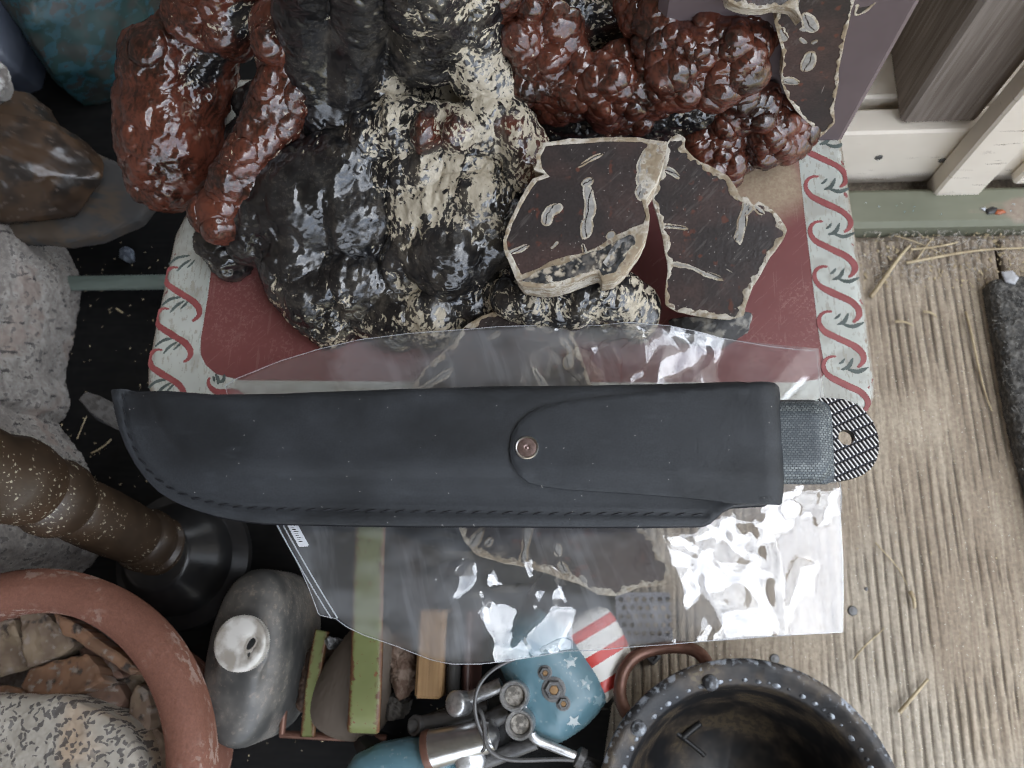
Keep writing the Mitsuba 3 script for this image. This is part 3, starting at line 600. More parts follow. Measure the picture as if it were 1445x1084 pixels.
# ------------------------------------------------------------------ lumpy glossy rocks on the seat
def finish(name, B, label, h=0.0011, blend=0.005, seed=0, nod=(), amp=0.0016, zfloor=0.1958, fold=(), spots=(), calm=()):
    V, F, red, cream = blob_rock(B, h, blend, zfloor)
    for cnt, a, b, th, gain in nod:
        V = nodules(V, F, cnt, a, b, np.where(red > th, 1.0, 0.0), seed, gain)
    for x, y, z, r, rd, cr, dent in spots:    # hollows and patches of another look
        w = np.exp(-(np.linalg.norm(V - at(x, y, z), axis=1) / (r * mpp(x, y, z))) ** 2); V = V - vnormals(V, F) * (dent * w)[:, None]; w = np.clip(w * 1.8, 0, 1); red = red * (1 - w) + rd * w; cream = cream * (1 - w) + cr * w
    keep = np.ones(len(V))
    for x, y, z, r, k in calm: keep = keep * (1 - k * np.exp(-(np.linalg.norm(V - at(x, y, z), axis=1) / (r * mpp(x, y, z))) ** 4))
    V0 = V
    for am, fr in fold: V = displace(V, F, am, np.array(fr), 3, seed + 11, True)
    V = displace(V, F, amp, 55, 4, seed); V = displace(V, F, amp * 0.55, 190, 3, seed + 4, True)
    V = V0 + (V - V0) * keep[:, None]
    e = np.vstack([F[:, [0, 1]], F[:, [1, 2]], F[:, [2, 0]]]); S = V.copy()
    for _ in range(6):
        acc = np.zeros_like(S); num = np.zeros(len(S))
        for q, w_ in ((0, 1), (1, 0)):
            np.add.at(acc, e[:, q], S[e[:, w_]]); np.add.at(num, e[:, q], 1)
        S = acc / np.maximum(num, 1)[:, None]
    pit = np.clip(((S - V) * vnormals(V, F)).sum(1) / 0.0007, 0, 1)          # deep crevices gather dust
    cream = cream + 0.20 * pit
    N = vnormals(V, F)
    cav = meshkit.fbm(V * 40, 3, seed + 8)
    return obj(name, (V, F), 'mat_rock', smooth=True, uv=np.stack([red, np.clip(cream + 0.25 * (cav - 0.5), 0, 1)], 1), label=label, cat='rock')

BLACK = []
# dark dome at lower left and the foot below it
BLACK += [(440, 285, .225, 78, 0, .18), (400, 300, .222, 62, 0, .15), (480, 250, .235, 58, 0, .2), (375, 330, .215, 46, 0, .18), (500, 310, .228, 48, .05, .25), (425, 365, .212, 50, 0, .25), (455, 420, .205, 46, 0, .42), (420, 400, .204, 36, 0, .4), (500, 400, .210, 42, 0, .35), (470, 455, .200, 26, 0, .5)]
# fluted column that comes down from the top
BLACK += chain([(430, -70, .338, 30), (432, 10, .304, 29), (441, 80, .278, 24), (452, 130, .260, 17), (463, 178, .244, 10)], 60, 0, .16)
BLACK += chain([(510, -70, .338, 30), (507, 10, .304, 29), (497, 80, .278, 24), (486, 130, .260, 17), (474, 178, .244, 10)], 60, 0, .16)
BLACK += chain([(470, -70, .315, 20), (470, 20, .280, 19), (469, 90, .256, 16), (469, 150, .240, 12)], 36, 0, .2)
# ridge right of the column, upper lump, pit and arch
BLACK += chain([(566, -40, .312, 26), (558, 60, .274, 24), (536, 120, .252, 24), (494, 185, .240, 18)], 20, 0, .60)
BLACK += chain([(600, -40, .325, 52), (610, 30, .292, 50), (600, 75, .27, 36)], 10, 0, .33)
BLACK += chain([(655, -30, .31, 36), (660, 40, .285, 30), (672, 95, .268, 24), (700, 130, .26, 22)], 14, .03, .55)
BLACK += [(635, 130, .228, 48, 0, .72), (560, 140, .236, 40, 0, .60), (690, 160, .24, 34, 0, .6)]
BLACK += chain([(520, 195, .25, 26), (570, 175, .256, 28), (600, 185, .256, 19), (628, 188, .252, 15), (655, 185, .256, 20), (690, 175, .256, 26), (725, 190, .254, 24), (745, 225, .25, 16), (742, 255, .246, 12)], 26, .30, .56)
BLACK += [(602, 190, .264, 15, 1.0, .35), (652, 190, .264, 16, .9, .4), (744, 240, .252, 13, 1.0, .35), (728, 208, .256, 14, .7, .5)]
BLACK += [(600, 240, .238, 44, 0, .45), (660, 235, .238, 38, 0, .6), (700, 250, .235, 34, .05, .62), (560, 250, .232, 40, 0, .4)]
BLACK += [(600, 315, .226, 48, 0, .62), (640, 300, .232, 44, 0, .70), (675, 295, .236, 42, 0, .62), (700, 290, .236, 30, 0, .5), (640, 360, .224, 56, 0, .22), (690, 335, .226, 42, 0, .28), (585, 370, .214, 44, 0, .4), (600, 280, .228, 36, 0, .6)]
BLACK += [(362, 150, .214, 24, 0, .2), (390, 190, .228, 26, 0, .2), (352, 195, .210, 22, 0, .2), (405, 150, .236, 22, 0, .2), (545, 200, .236, 30, 0, .35)]
BLACK += [(545, 330, .215, 36, 0, .4), (540, 400, .206, 34, 0, .4), (560, 450, .203, 34, 0, .45), (610, 445, .206, 38, 0, .58), (520, 445, .199, 24, 0, .4), (660, 425, .206, 36, 0, .35), (705, 420, .206, 32, 0, .4)]
BLACK += chain([(720, 425, .222, 20), (770, 425, .226, 22), (820, 425, .226, 24), (860, 415, .228, 24), (895, 435, .222, 18), (905, 455, .214, 15)], 14, .12, .5)
BLACK += [(790, 445, .210, 26, 0, .3), (850, 450, .210, 24, 0, .3), (740, 455, .202, 20, 0, .4)]
finish('rock', BLACK, 'large lumpy black rock with cream crust, in the middle between the two red brown rocks', seed=3, blend=.0052, calm=((470, -10, .30, 95, 1.0), (470, 70, .28, 75, 1.0), (470, 130, .26, 45, .95), (420, 270, .25, 85, .55), (650, 340, .245, 60, .6), (600, 70, .29, 50, .5)), fold=((.0040, (62, 24, 40)), (.0012, (190, 80, 150))))

REDL = [(250, 105, .235, 66, 1, .12), (238, 185, .225, 62, 1, .1), (250, 222, .216, 40, 1, .1), (213, 150, .215, 38, 1, .05), (232, 248, .210, 40, 1, .08), (285, 80, .243, 40, .9, .2), (318, 40, .262, 36, .9, .2), (292, 20, .262, 40, 1, .15), (320, -30, .28, 52, .9, .25)]
finish('rock', REDL, 'rounded red brown glossy rock at the upper left with a dark hollow', seed=21, blend=.009, spots=((280, 118, .258, 38, .0, .42, .017), (312, 105, .25, 28, .0, .25, .010), (300, 170, .24, 20, .0, .2, .004), (236, 150, .26, 13, .9, .62, .0), (345, 30, .275, 26, .1, .4, .003)), nod=((14, .006, .012, .8, .35),), fold=((.0045, (38, 30, 38)), (.0016, (95, 70, 95))))
REDA = chain([(390, 30, .285, 24), (408, 95, .27, 19), (390, 150, .262, 24), (368, 205, .252, 25), (350, 250, .242, 25), (328, 285, .232, 23)], 30, .95, .28)
REDA += [(310, 302, .236, 27, 1, .08), (340, 235, .25, 24, 1, .2), (305, 345, .208, 24, .05, .3), (325, 365, .202, 26, .0, .25), (386, 60, .288, 20, .8, .3)]
finish('rock', REDA, 'narrow knobbly red brown rock arm beside the dark crevice at the upper left', seed=27, nod=((26, .004, .010, .5, .5),), fold=((.0022, (60, 60, 60)), (.0010, (170, 170, 170))))

REDR = []
REDR += chain([(705, -20, .30, 30), (690, 30, .275, 26), (705, 75, .262, 28), (735, 105, .258, 28), (775, 105, .262, 26), (815, 115, .262, 26), (860, 125, .262, 25), (900, 120, .262, 28), (940, 112, .265, 30), (985, 105, .27, 30), (1025, 88, .276, 34), (1040, 65, .28, 32), (1040, 40, .28, 30)], 44, 1, .12)
REDR += chain([(740, 55, .272, 24), (770, 65, .272, 26), (755, 20, .285, 24)], 6, .9, .3)
REDR += chain([(915, 30, .28, 22), (945, 50, .282, 26), (975, 70, .282, 28), (1010, 50, .285, 30)], 10, .95, .25)
REDR += [(840, 55, .235, 48, .0, .55), (880, 60, .238, 34, .1, .6), (810, 20, .262, 42, .25, .45), (860, 10, .265, 38, .1, .55), (900, -10, .28, 34, .3, .5), (960, 10, .27, 34, .25, .5), (1020, 10, .275, 30, .6, .4)]
REDR += chain([(720, 150, .225, 34), (790, 165, .225, 34), (850, 170, .228, 30), (910, 160, .228, 34), (975, 150, .23, 38), (1030, 140, .235, 30)], 16, .25, .35)
REDR += [(800, 140, .246, 22, 1, .12), (850, 155, .246, 18, 1, .12), (880, 160, .24, 14, 1, .12), (925, 150, .25, 14, 1, .12), (895, 165, .238, 13, 1, .12)]
finish('rock', REDR, 'red brown grape like glossy rock ring at the top, right of the black rock', seed=33, nod=((150, .0018, .0060, .55, .65), (50, .005, .010, .6, .55), (10, .009, .015, .8, .35)), blend=0.005, h=.0009, fold=((.0022, (55, 55, 55)), (.0008, (200, 200, 200))))
REDB = [(1050, 110, .25, 22, .9, .35), (1062, 150, .238, 30, 1, .12), (1035, 165, .236, 20, 1, .12), (1085, 190, .222, 36, 1, .12), (1110, 195, .215, 26, 1, .15), (1060, 200, .212, 30, .3, .5), (1012, 225, .214, 34, 1, .12), (990, 205, .216, 22, .8, .3), (1000, 160, .222, 40, .0, .3), (960, 170, .215, 38, 0, .3), (1040, 210, .206, 22, .2, .5), (975, 190, .222, 16, 1, .3), (910, 185, .212, 30, .1, .4)]
finish('rock', REDB, 'smaller red brown glossy rock near the seat border, below the grape like ring', seed=41, nod=((70, .002, .0055, .6, .6), (20, .005, .011, .6, .5)), h=.0009, fold=((.0022, (60, 60, 60)), (.0008, (200, 200, 200))))

# ------------------------------------------------------------------ cut stone slices with cream rind
def slice_(outer, fr, thick, label, rind=0.0022, inner=None, veins=(), rough=0.0006, seed=0, side='mat_rind', cat='stone slice'):
    t = thing('stone_slice', label, cat)
    po = poly_of(fr, outer, rough, seed, 0.0009)
    if inner is not None: pi = poly_of(fr, inner, rough * 0.9, seed + 3, 0.0009).intersection(po.buffer(-0.0004))
    else:
        q = po.buffer(-rind); q = q if q.geom_type == 'Polygon' else max(q.geoms, key=lambda g: g.area)
        rp = ring_pts(q.exterior, 0.0009); k = meshkit.fbm(np.column_stack([rp * 330, rp[:, 0] * 0]), 3, seed + 5) - 0.5
        tt = np.roll(rp, -1, 0) - np.roll(rp, 1, 0); tt /= np.linalg.norm(tt, axis=1, keepdims=True) + 1e-12
        pi = Polygon(rp + np.stack([tt[:, 1], -tt[:, 0]], 1) * (k * 3.6 * rind * 0.8)[:, None]).buffer(0).intersection(po.buffer(-0.0004))
    if pi.geom_type != 'Polygon': pi = max(pi.geoms, key=lambda g: g.area)
    m, _ = plate(po.buffer(-0.0002), 0.0012, 0.0, -thick, fr, 0.004); obj('core', m, 'mat_slice', t, smooth=30)
    rp = po.difference(pi); rp = rp if rp.geom_type == 'Polygon' else max(rp.geoms, key=lambda g: g.area)
    m, _ = plate(rp, 0.0010, lambda v, d: 0.0001 + np.minimum(d, 0.0008) * 0.5 + 0.0005 * meshkit.noise(np.column_stack([v * 900, v[:, 0] * 0])), lambda v, d: -thick * 0.92 + 0 * d, fr, 0.0012)
    obj('rind', m, side, t, smooth=40)
    for i, vn in enumerate(veins):
        p = vn if hasattr(vn, 'area') else (stroke(fr, vn[0], vn[1] * 1.0, 0.22, seed + i) if not isinstance(vn[0], str) else poly_of(fr, vn[1], rough, seed + i, 0.0008))
        p = p.intersection(po.buffer(-0.0003))
        if p.geom_type != 'Polygon':
            if p.is_empty: continue
            p = max(p.geoms, key=lambda g: g.area)
        mr = p.minimum_rotated_rectangle; cs = np.array(mr.exterior.coords); e = [np.linalg.norm(cs[1] - cs[0]), np.linalg.norm(cs[2] - cs[1])]
        ax = (cs[1] - cs[0]) if e[0] > e[1] else (cs[2] - cs[1]); c = np.array(p.centroid.coords[0]); L = max(e); w = min(e)
        r = np.random.default_rng(seed * 10 + i); s = np.linspace(-0.44, 0.44, 16); u = ax / np.linalg.norm(ax); nn = np.array([-u[1], u[0]])
        line = c + np.outer(s * L, u) + np.outer(np.cumsum(r.normal(0, 0.05, 16)) * w, nn)
        crack = shapely.union_all([LineString(line[q_:q_ + 2]).buffer(.00016 + .00022 * r.random(), 4) for q_ in range(15)]) if L > .005 else Polygon()
        p1 = p.difference(crack); v = None
        for gg in getattr(p1, 'geoms', [p1]):
            if gg.area < 8e-7: continue
            m, _ = plate(gg, 0.0006, 0.00035, -0.001, fr, 0.0015)
            v = obj('vein', m, 'mat_rind', t, smooth=30)
        q = p.buffer(-min(0.0009, math.sqrt(p.area) * 0.12))
        if q.is_empty or v is None: continue
        q = q if q.geom_type == 'Polygon' else max(q.geoms, key=lambda g: g.area)
        q2 = q.difference(crack)
        for gg in getattr(q2, 'geoms', [q2]):
            if gg.area > 1.5e-6:
                m, _ = plate(gg, 0.0008, 0.0007, -0.0005, fr, 0.0015); obj('vein_core', m, 'mat_vein_core', v, smooth=30)
    return t
k = mpp(820, 300, .28)
FA = Frame(at(740, 380, .268), at(910, 330, .272), at(780, 205, .279))
A_out = [(766, 201), (800, 197), (850, 194), (900, 194), (943, 200), (938, 225), (926, 260), (911, 282), (918, 305), (914, 330), (903, 352), (888, 372), (868, 394), (850, 397), (845, 385), (820, 392), (800, 400), (770, 408), (735, 403), (727, 392), (721, 375), (712, 355), (710, 340), (718, 315), (735, 280), (752, 252), (770, 246), (752, 240), (757, 230), (755, 218), (765, 212)]
A_in = [(770, 207), (800, 204), (850, 200), (905, 200), (915, 204), (905, 220), (899, 245), (903, 268), (906, 285), (912, 305), (908, 316), (892, 322), (880, 328), (862, 334), (850, 345), (825, 356), (800, 362), (775, 370), (752, 382), (736, 388), (729, 375), (717, 352), (715, 340), (723, 317), (740, 283), (758, 255), (776, 250), (764, 238), (762, 222)]
slice_(A_out, FA, 0.022, 'thick dark brown cut stone with cream rind and a grey hollow at its lower right', inner=A_in, seed=2, veins=[
    ([(826, 262), (834, 285), (830, 310), (823, 336)], 15 * k), ([(822, 260), (834, 256)], 9 * k), ([(770, 315), (775, 298), (792, 293)], 14 * k), ([(816, 237), (834, 224), (850, 218)], 5 * k), ([(930, 202), (915, 235), (908, 262), (904, 282)], 13 * k),
    ([(915, 210), (902, 232), (901, 262)], 9 * k), ([(714, 357), (730, 354), (746, 347)], 9 * k), ([(778, 351), (787, 342)], 4 * k), ([(858, 336), (864, 330)], 8 * k), ([(822, 345), (826, 358)], 6 * k)])
CRU = poly_of(FA, [(733, 396), (760, 383), (800, 371), (830, 360), (852, 352), (868, 343), (884, 335), (893, 336), (896, 344), (884, 362), (868, 384), (850, 390), (845, 380), (820, 387), (798, 395), (770, 402), (738, 399)], .0012, 7, .0009)
m, _ = plate(CRU, 0.0008, lambda v, d: 0.0010 + .0020 * (meshkit.fbm(np.column_stack([v * 420, v[:, 0] * 0]), 4, 2) - .35), -0.002, FA, 0.0009)
obj('crust', m, 'mat_vertex_stone', 'stone_slice', 'rough grey and cream crust along the lower edge', smooth=True, color=tint(m[0], (.085, .075, .065), ((.02, .02, .02), 260, .42, .10), ((.36, .31, .24), 420, .54, .06)))
m, _ = plate(poly_of(FA, [(850, 372), (860, 356), (872, 342), (890, 332), (896, 338), (888, 352), (872, 368), (858, 380)], .0006, 5), 0.0008, lambda v, d: 0.0018 - np.minimum(d, .003) * 0.45 + 0.0006 * meshkit.fbm(np.column_stack([v * 700, v[:, 0] * 0])), -0.002, FA, 0.0012)
obj('hollow', m, 'mat_vertex_stone', 'stone_slice', 'grey crystal lined hollow', smooth=True, color=tint(m[0], (.13, .125, .12), ((.03, .03, .03), 300, .42, .12), ((.34, .32, .29), 420, .55, .1)))
FB = Frame(at(940, 400, .232), at(1060, 400, .236), at(960, 200, .258))
B_out = [(946, 194), (957, 189), (967, 196), (966, 208), (975, 218), (990, 230), (1010, 238), (1028, 250), (1038, 264), (1046, 278), (1054, 277), (1063, 290), (1070, 283), (1088, 293), (1101, 308), (1111, 325), (1103, 342), (1088, 362), (1076, 385), (1062, 405), (1053, 430), (1049, 445), (1030, 452), (990, 448), (955, 440), (938, 431), (940, 400), (942, 370), (936, 340), (930, 310), (922, 288), (918, 275), (930, 250), (938, 225), (941, 205)]
slice_(B_out, FB, 0.011, 'dark brown cut stone with jagged white rind, right of the thick slice', rind=0.0021, seed=6, veins=[
    ([(940, 238), (948, 241), (957, 252)], 7 * k), ([(934, 319), (952, 319), (970, 323)], 7 * k), ([(941, 371), (965, 374), (990, 383), (1020, 396)], 9 * k), ([(1052, 285), (1047, 310), (1044, 345)], 11 * k), ([(1042, 322), (1040, 340)], 7 * k), ([(1060, 284), (1068, 296), (1078, 302)], 8 * k), ([(1024, 380), (1036, 388)], 4 * k), ([(1060, 290), (1050, 300)], 9 * k)])
def lean(px, py, y): d = ray(px, py); return CAM + d * (y - CAM[1]) / d[1]
FC = Frame(lean(1160, 193, yp - .014), lean(1190, 40, yp - .008), lean(1105, 80, yp - .010))
C_out = [(1120, -30), (1104, 5), (1093, 30), (1097, 45), (1101, 62), (1105, 80), (1103, 115), (1110, 138), (1125, 158), (1145, 178), (1157, 193), (1168, 184), (1178, 174), (1176, 152), (1183, 122), (1184, 100), (1190, 62), (1198, 30), (1206, -2), (1214, -30)]
kc = mpp(1150, 100, .27)
slice_(C_out, FC, 0.007, 'tall dark grey cut stone slice leaning against the purple brown backrest', rind=0.0013, seed=9, veins=[
    ([(1102, 40), (1108, 56)], 9 * kc), ([(1134, 20), (1142, 30), (1149, 42)], 13 * kc), ([(1129, 54), (1138, 59)], 7 * kc), ([(1146, 60), (1153, 58)], 8 * kc), ([(1143, 75), (1138, 96)], 13 * kc), ([(1104, 114), (1115, 113), (1126, 117)], 12 * kc), ([(1130, 40), (1136, 42)], 6 * kc)])
FE_ = Frame(at(1060, 10, .318), at(1130, 10, .318), at(1060, -40, .325))
slice_([(1018, -40), (1028, 2), (1050, 10), (1080, 14), (1094, 10), (1120, 12), (1133, 30), (1126, 12), (1124, -40)], FE_, 0.012, 'dark stone piece with cream edge above the tall slice at the top', rind=0.002, seed=12, side='mat_rind', cat='stone piece')
FG = Frame(at(1215, 10, .30), at(1240, 10, .30), at(1215, -20, .31))
slice_([(1205, -30), (1206, 22), (1222, 18), (1236, 4), (1240, -30)], FG, 0.008, 'small grey and red stone piece right of the tall slice at the top edge', rind=0.0012, seed=14, cat='stone piece')
FD = flat(0.2225)
D_out = [(705, 438), (730, 436), (752, 441), (778, 449), (800, 463), (815, 488), (825, 515), (845, 580), (880, 690), (900, 735), (925, 770), (945, 806), (935, 824), (905, 828), (870, 842), (845, 838), (815, 822), (780, 812), (740, 798), (710, 795), (672, 782), (655, 765), (630, 700), (595, 610), (572, 560), (600, 520), (640, 485), (655, 462), (680, 446)]
kd = mpp(770, 640, .2225)
slice_(D_out, FD, 0.014, 'large dark cut stone with cream rind under the clear bag and the knife', rind=0.0022, seed=16, veins=[
    ([(682, 742), (672, 760), (662, 778)], 13 * kd), ([(748, 735), (744, 765), (738, 795), (732, 806)], 12 * kd), ([(688, 768), (694, 762)], 9 * kd), ([(786, 772), (788, 782)], 11 * kd), ([(790, 795), (800, 815), (808, 832)], 13 * kd), ([(820, 815), (826, 822)], 8 * kd),
    ([(640, 520), (612, 540), (590, 552)], 11 * kd), ([(792, 478), (806, 498), (800, 520)], 13 * kd), ([(752, 520), (765, 540), (775, 556)], 9 * kd), ([(745, 455), (750, 462)], 12 * kd), ([(768, 462), (776, 466)], 12 * kd), ([(705, 470), (690, 480)], 8 * kd)])
v, f = loft_rock([(945, 455), (1000, 452), (1060, 448), (1055, 470), (1020, 490), (960, 480)], .203, .218, .1955, .002, 120, 5)
obj('stone', (v, f), 'mat_vertex_stone', smooth=True, color=tint(v, (.05, .05, .052), ((.22, .21, .19), 150, .5, .1)), label='small grey stone tucked under the white edged slice on the seat', cat='stone')
# ------------------------------------------------------------------ clear bag
FBG = flat(0.2262)
bag_px = [(318, 545), (335, 534), (400, 508), (455, 491), (510, 479), (575, 471), (640, 466), (710, 461), (780, 458), (860, 459), (930, 460), (975, 467), (1020, 475), (1100, 484), (1158, 489), (1160, 510), (1166, 560), (1172, 620), (1184, 680), (1189, 720), (1193, 780), (1194, 840), (1193, 893), (1150, 895), (1110, 897), (1050, 901), (1000, 904), (940, 909), (880, 914), (840, 918), (800, 919), (760, 926), (720, 932), (680, 936), (640, 936), (610, 931), (585, 922), (560, 912), (540, 905), (515, 897), (490, 885), (474, 873), (450, 868), (440, 840), (425, 805), (405, 765), (392, 740), (375, 700), (350, 640), (330, 590)]
BP = Polygon(FBG.local(bag_px))
def px_frame(lst): return FBG.local(lst)
def amp_at(v):                                # how crumpled the film is, from soft spots on it
    a = np.full(len(v), 0.00035)
    for (x, y), r, k in (((700, 850), 95, .0016), ((630, 800), 60, .0014), ((1080, 830), 130, .0009), ((860, 505), 80, .0018), ((980, 510), 90, .0014), ((1130, 520), 60, .0007), ((520, 520), 50, .0008), ((760, 905), 60, .0014), ((1140, 720), 60, .0009)):
        c = px_frame([(x, y)])[0]; rr = r * mpp(x, y, .226)
        a += k * np.exp(-((v - c) ** 2).sum(1) / rr ** 2)
    return a
def crumple(v, seed, size):
    from scipy.interpolate import LinearNDInterpolator
    r = np.random.default_rng(seed); x0, y0 = v.min(0) - 0.05; x1, y1 = v.max(0) + 0.05
    n = int((x1 - x0) * (y1 - y0) / size ** 2); q = r.uniform([x0, y0], [x1, y1], (n, 2))
    return LinearNDInterpolator(q, r.normal(0, 1, n))(v)
def near_line(v, lst):
    L = LineString(px_frame(lst)); p = shapely.points(v[:, 0], v[:, 1]); d = shapely.distance(p, L)
    a, b = np.array(L.coords[0]), np.array(L.coords[-1]); u = (b - a) / np.linalg.norm(b - a); sgn = np.sign((v - a) @ np.array([u[1], -u[0]]))
    return d * sgn
def film_z(v, seed=0):
    z = amp_at(v) * (0.8 * crumple(v, 1 + seed, 0.019) + 0.42 * crumple(v, 2 + seed, 0.008))
    z += 0.0016 * (meshkit.fbm(np.column_stack([v * 16, v[:, 0] * 0 + seed]), 3, 5) - 0.5)
    s = near_line(v, [(588, 738), (612, 810), (632, 870), (640, 940)])        # fold: steep on its right side
    s2 = near_line(v, [(588, 640), (588, 738), (612, 810), (632, 870), (640, 940)])
    z += 0.0052 * np.where(s > 0, np.exp(-(s / 0.009) ** 2), np.exp(-(s / 0.035) ** 2)) * np.clip((px_frame([(600, 735)])[0][1] - v[:, 1]) / 0.015, 0, 1)
    wob = meshkit.fbm(np.column_stack([v * 45, v[:, 0] * 0 + 3]), 3, 6) - .5
    xr_ = px_frame([(950, 800)])[0][0]; below = np.clip((px_frame([(600, 690)])[0][1] - v[:, 1] + .012 * wob) / 0.022, 0, 1)
    t = v[:, 0] - xr_ + .020 * wob
    z += below * np.where(t > 0, 0.004 - 0.13 * t, 0.004 * np.exp(-(t / 0.010) ** 2))
    up = np.clip((v[:, 1] - px_frame([(900, 590)])[0][1]) / 0.012, 0, 1); t = v[:, 0] - px_frame([(900, 500)])[0][0]
    z += up * np.where(t > 0, 0.003 - 0.12 * t, 0.003 * np.exp(-(t / 0.02) ** 2))
    return z
bag = thing('plastic_bag', 'clear crinkled plastic zip bag lying under the sheathed knife', 'plastic bag')
for name, dz, sd in (('film', 0.0, 0), ('film', -0.0019, 40)):
    bp = BP if dz == 0 else BP.buffer(-0.0008)
    v, f, cnt, b = fill(bp, 0.0016, 0.0019)
    if dz == 0: bag_v, bag_z = v, film_z(v, sd)
    V = FBG.world(v, np.maximum(film_z(v, sd) * (1 if dz == 0 else 0.6) + dz, -0.0030))
    obj(name, (V, f), 'mat_film', bag, smooth=14)
n0 = len(ring_pts(BP.exterior, 0.0016)); e = np.vstack([FBG.world(bag_v[:n0], bag_z[:n0]), FBG.world(bag_v[:1], bag_z[:1])])
obj('edge', tube(e, 0.00020, 5), 'mat_film_edge', bag, smooth=True)
film_at = lambda lst, dz: np.array([FBG.world(q[None], film_z(np.vstack([q[None], bag_v]))[:1] + dz)[0] for q in px_frame(lst)])
for off, rr in ((0, .0003), (9, .00035)):
    L = [(392 + off + (468 - 392) * s, 742 + (872 - 742) * s + 3 * math.sin(s * 3)) for s in np.linspace(0, 1, 9)]
    obj('zip_strip', tube(spline(film_at(L, .0006), 24), rr, 6), 'mat_film_edge', bag, smooth=True)
FL = Frame(*film_at([(402, 742), (418, 742), (424, 772)], .0012))
lp = Polygon(FL.local([(398, 728), (413, 728), (437, 771), (422, 772)]))
m, _ = plate(lp, .002, 0.0001, -0.0001, FL); lab = obj('sticker', m, 'mat_label', bag, 'small white printed sticker', smooth=False)
r_ = np.random.default_rng(3)
for i in range(9):
    s = 0.30 + 0.065 * i; w = 0.010 + 0.025 * r_.random(); a, b = np.array([398, 728]) * (1 - s) + np.array([422, 772]) * s, np.array([413, 728]) * (1 - s) + np.array([437, 771]) * s
    d = (np.array([422, 772]) - np.array([398, 728])) * w; A, B = a + (b - a) * .2, a + (b - a) * (.62 if i % 3 else .8)
    m, _ = plate(Polygon(FL.local([tuple(A), tuple(B), tuple(B + d), tuple(A + d)])), .002, .00022, .00005, FL); obj('bar', m, 'mat_print', lab, smooth=False)

# ------------------------------------------------------------------ knife in its sheath
ZS = 0.2465; FS = flat(ZS)
kn = thing('knife', 'knife handle with woven grey black grip and checkered steel end sticking out of the sheath', 'knife')
H_out = [(1040, 562), (1095, 560), (1150, 560), (1168, 563), (1176, 570), (1179, 585), (1183, 665), (1182, 675), (1176, 679), (1150, 679), (1095, 678), (1040, 678)]
FH = flat(0.250); hp = poly_of(FH, H_out, smooth_it=0.0008); hin = hp.buffer(-.0105)
def grip_z(v, d):
    e_ = np.clip(.0105 - shapely.distance(shapely.points(v[:, 0], v[:, 1]), hin), 0, .0105) / .0105
    return -.0052 + .0068 * np.sqrt(np.maximum(1 - (1 - e_) ** 2.0, 0)) ** 1.1
m, _ = plate(hp, 0.0008, grip_z, -0.0058, FH, 0.0011); obj('grip', m, 'mat_micarta', kn, 'grip scale of woven grey and black laminate', smooth=50)
m, _ = plate(hp, 0.0012, -0.0092, lambda v, d: -0.0098 - 0.0052 * np.sqrt(np.maximum(1 - np.maximum(1 - d / 0.0085, 0) ** 2.2, 0)), FH, 0.003); obj('grip', m, 'mat_micarta', kn, smooth=40)
FT = flat(0.2442)
T_out = [(700, 572), (1090, 562), (1165, 561), (1190, 563), (1207, 569), (1221, 579), (1232, 594), (1239, 612), (1241, 632), (1238, 648), (1229, 662), (1216, 671), (1200, 676), (1183, 679), (1090, 679), (700, 676)]
tp = poly_of(FT, T_out).difference(Point(*FT.local([(1195, 617)])[0]).buffer(0.0036, 32))
km = mpp(1200, 620, .244)
def checker(v):
    q = v / km; a1, a2 = math.radians(-57), math.radians(24)
    s = (-np.sin(a1) * q[:, 0] + np.cos(a1) * q[:, 1]) / 5.6; t = (-np.sin(a2) * q[:, 0] + np.cos(a2) * q[:, 1]) / 16.0
    ks, kt = np.abs(s - np.round(s)) * 2, np.abs(t - np.round(t)) * 2
    return np.clip((1 - ks) * 2.6 - .75, 0, 1) * np.clip((1 - kt) * 6 - 0.4, 0, 1)
xe = FT.local([(1160, 600)])[0][0]
tl = tp.intersection(shapely.box(xe, -1, 1, 1))
m, d = plate(tl, 0.0005, lambda v, d: -0.0005 + 0.0005 * checker(v), -0.0045, FT, 0.00036)
ck = np.zeros(len(m[0])); nn_ = len(fill(tl, .0005, .00036)[0]); ck[:nn_] = checker(fill(tl, .0005, .00036)[0])
obj('tang', m, 'mat_pommel', kn, 'checkered steel tang end with a round hole', smooth=True, uv=np.stack([ck, ck], 1))
m, _ = plate(poly_of(FT, [(400, 580), (1089, 566), (1158, 564), (1158, 676), (1089, 676), (420, 676), (330, 650), (280, 610)]), .004, -0.0008, -0.0042, FT); obj('blade', m, 'mat_metal', kn, smooth=False)

sh = thing('knife_sheath', 'long black leather sheath with a wide snap flap', 'sheath')
S_out = [(154, 549), (180, 548), (220, 551), (260, 555), (300, 557), (400, 556), (500, 553), (600, 549), (700, 547), (800, 546), (900, 544), (960, 543), (1040, 541), (1085, 546), (1085, 711), (1035, 714), (1022, 720), (1005, 736), (996, 740), (985, 741), (900, 742), (800, 742), (700, 741), (600, 741), (500, 740), (400, 738), (365, 737), (330, 733), (300, 727), (270, 718), (245, 708), (222, 694), (204, 676), (188, 654), (175, 630), (166, 605), (159, 577)]
SP_ = poly_of(FS, S_out, smooth_it=0.0006)
WELT = LineString(FS.local([(985, 742), (900, 742), (700, 741), (500, 740), (400, 738), (365, 737), (330, 733), (300, 727), (270, 718), (245, 708), (222, 694), (204, 676), (188, 654), (175, 630), (166, 605), (159, 577), (152, 545)]))
st_px = [(173, 552), (175, 580), (180, 606), (189, 632), (203, 656), (222, 676), (246, 692), (272, 702), (300, 709), (335, 715), (400, 718.5), (500, 720.5), (600, 722), (700, 723.5), (800, 725), (900, 725.5), (960, 726), (996, 727)]
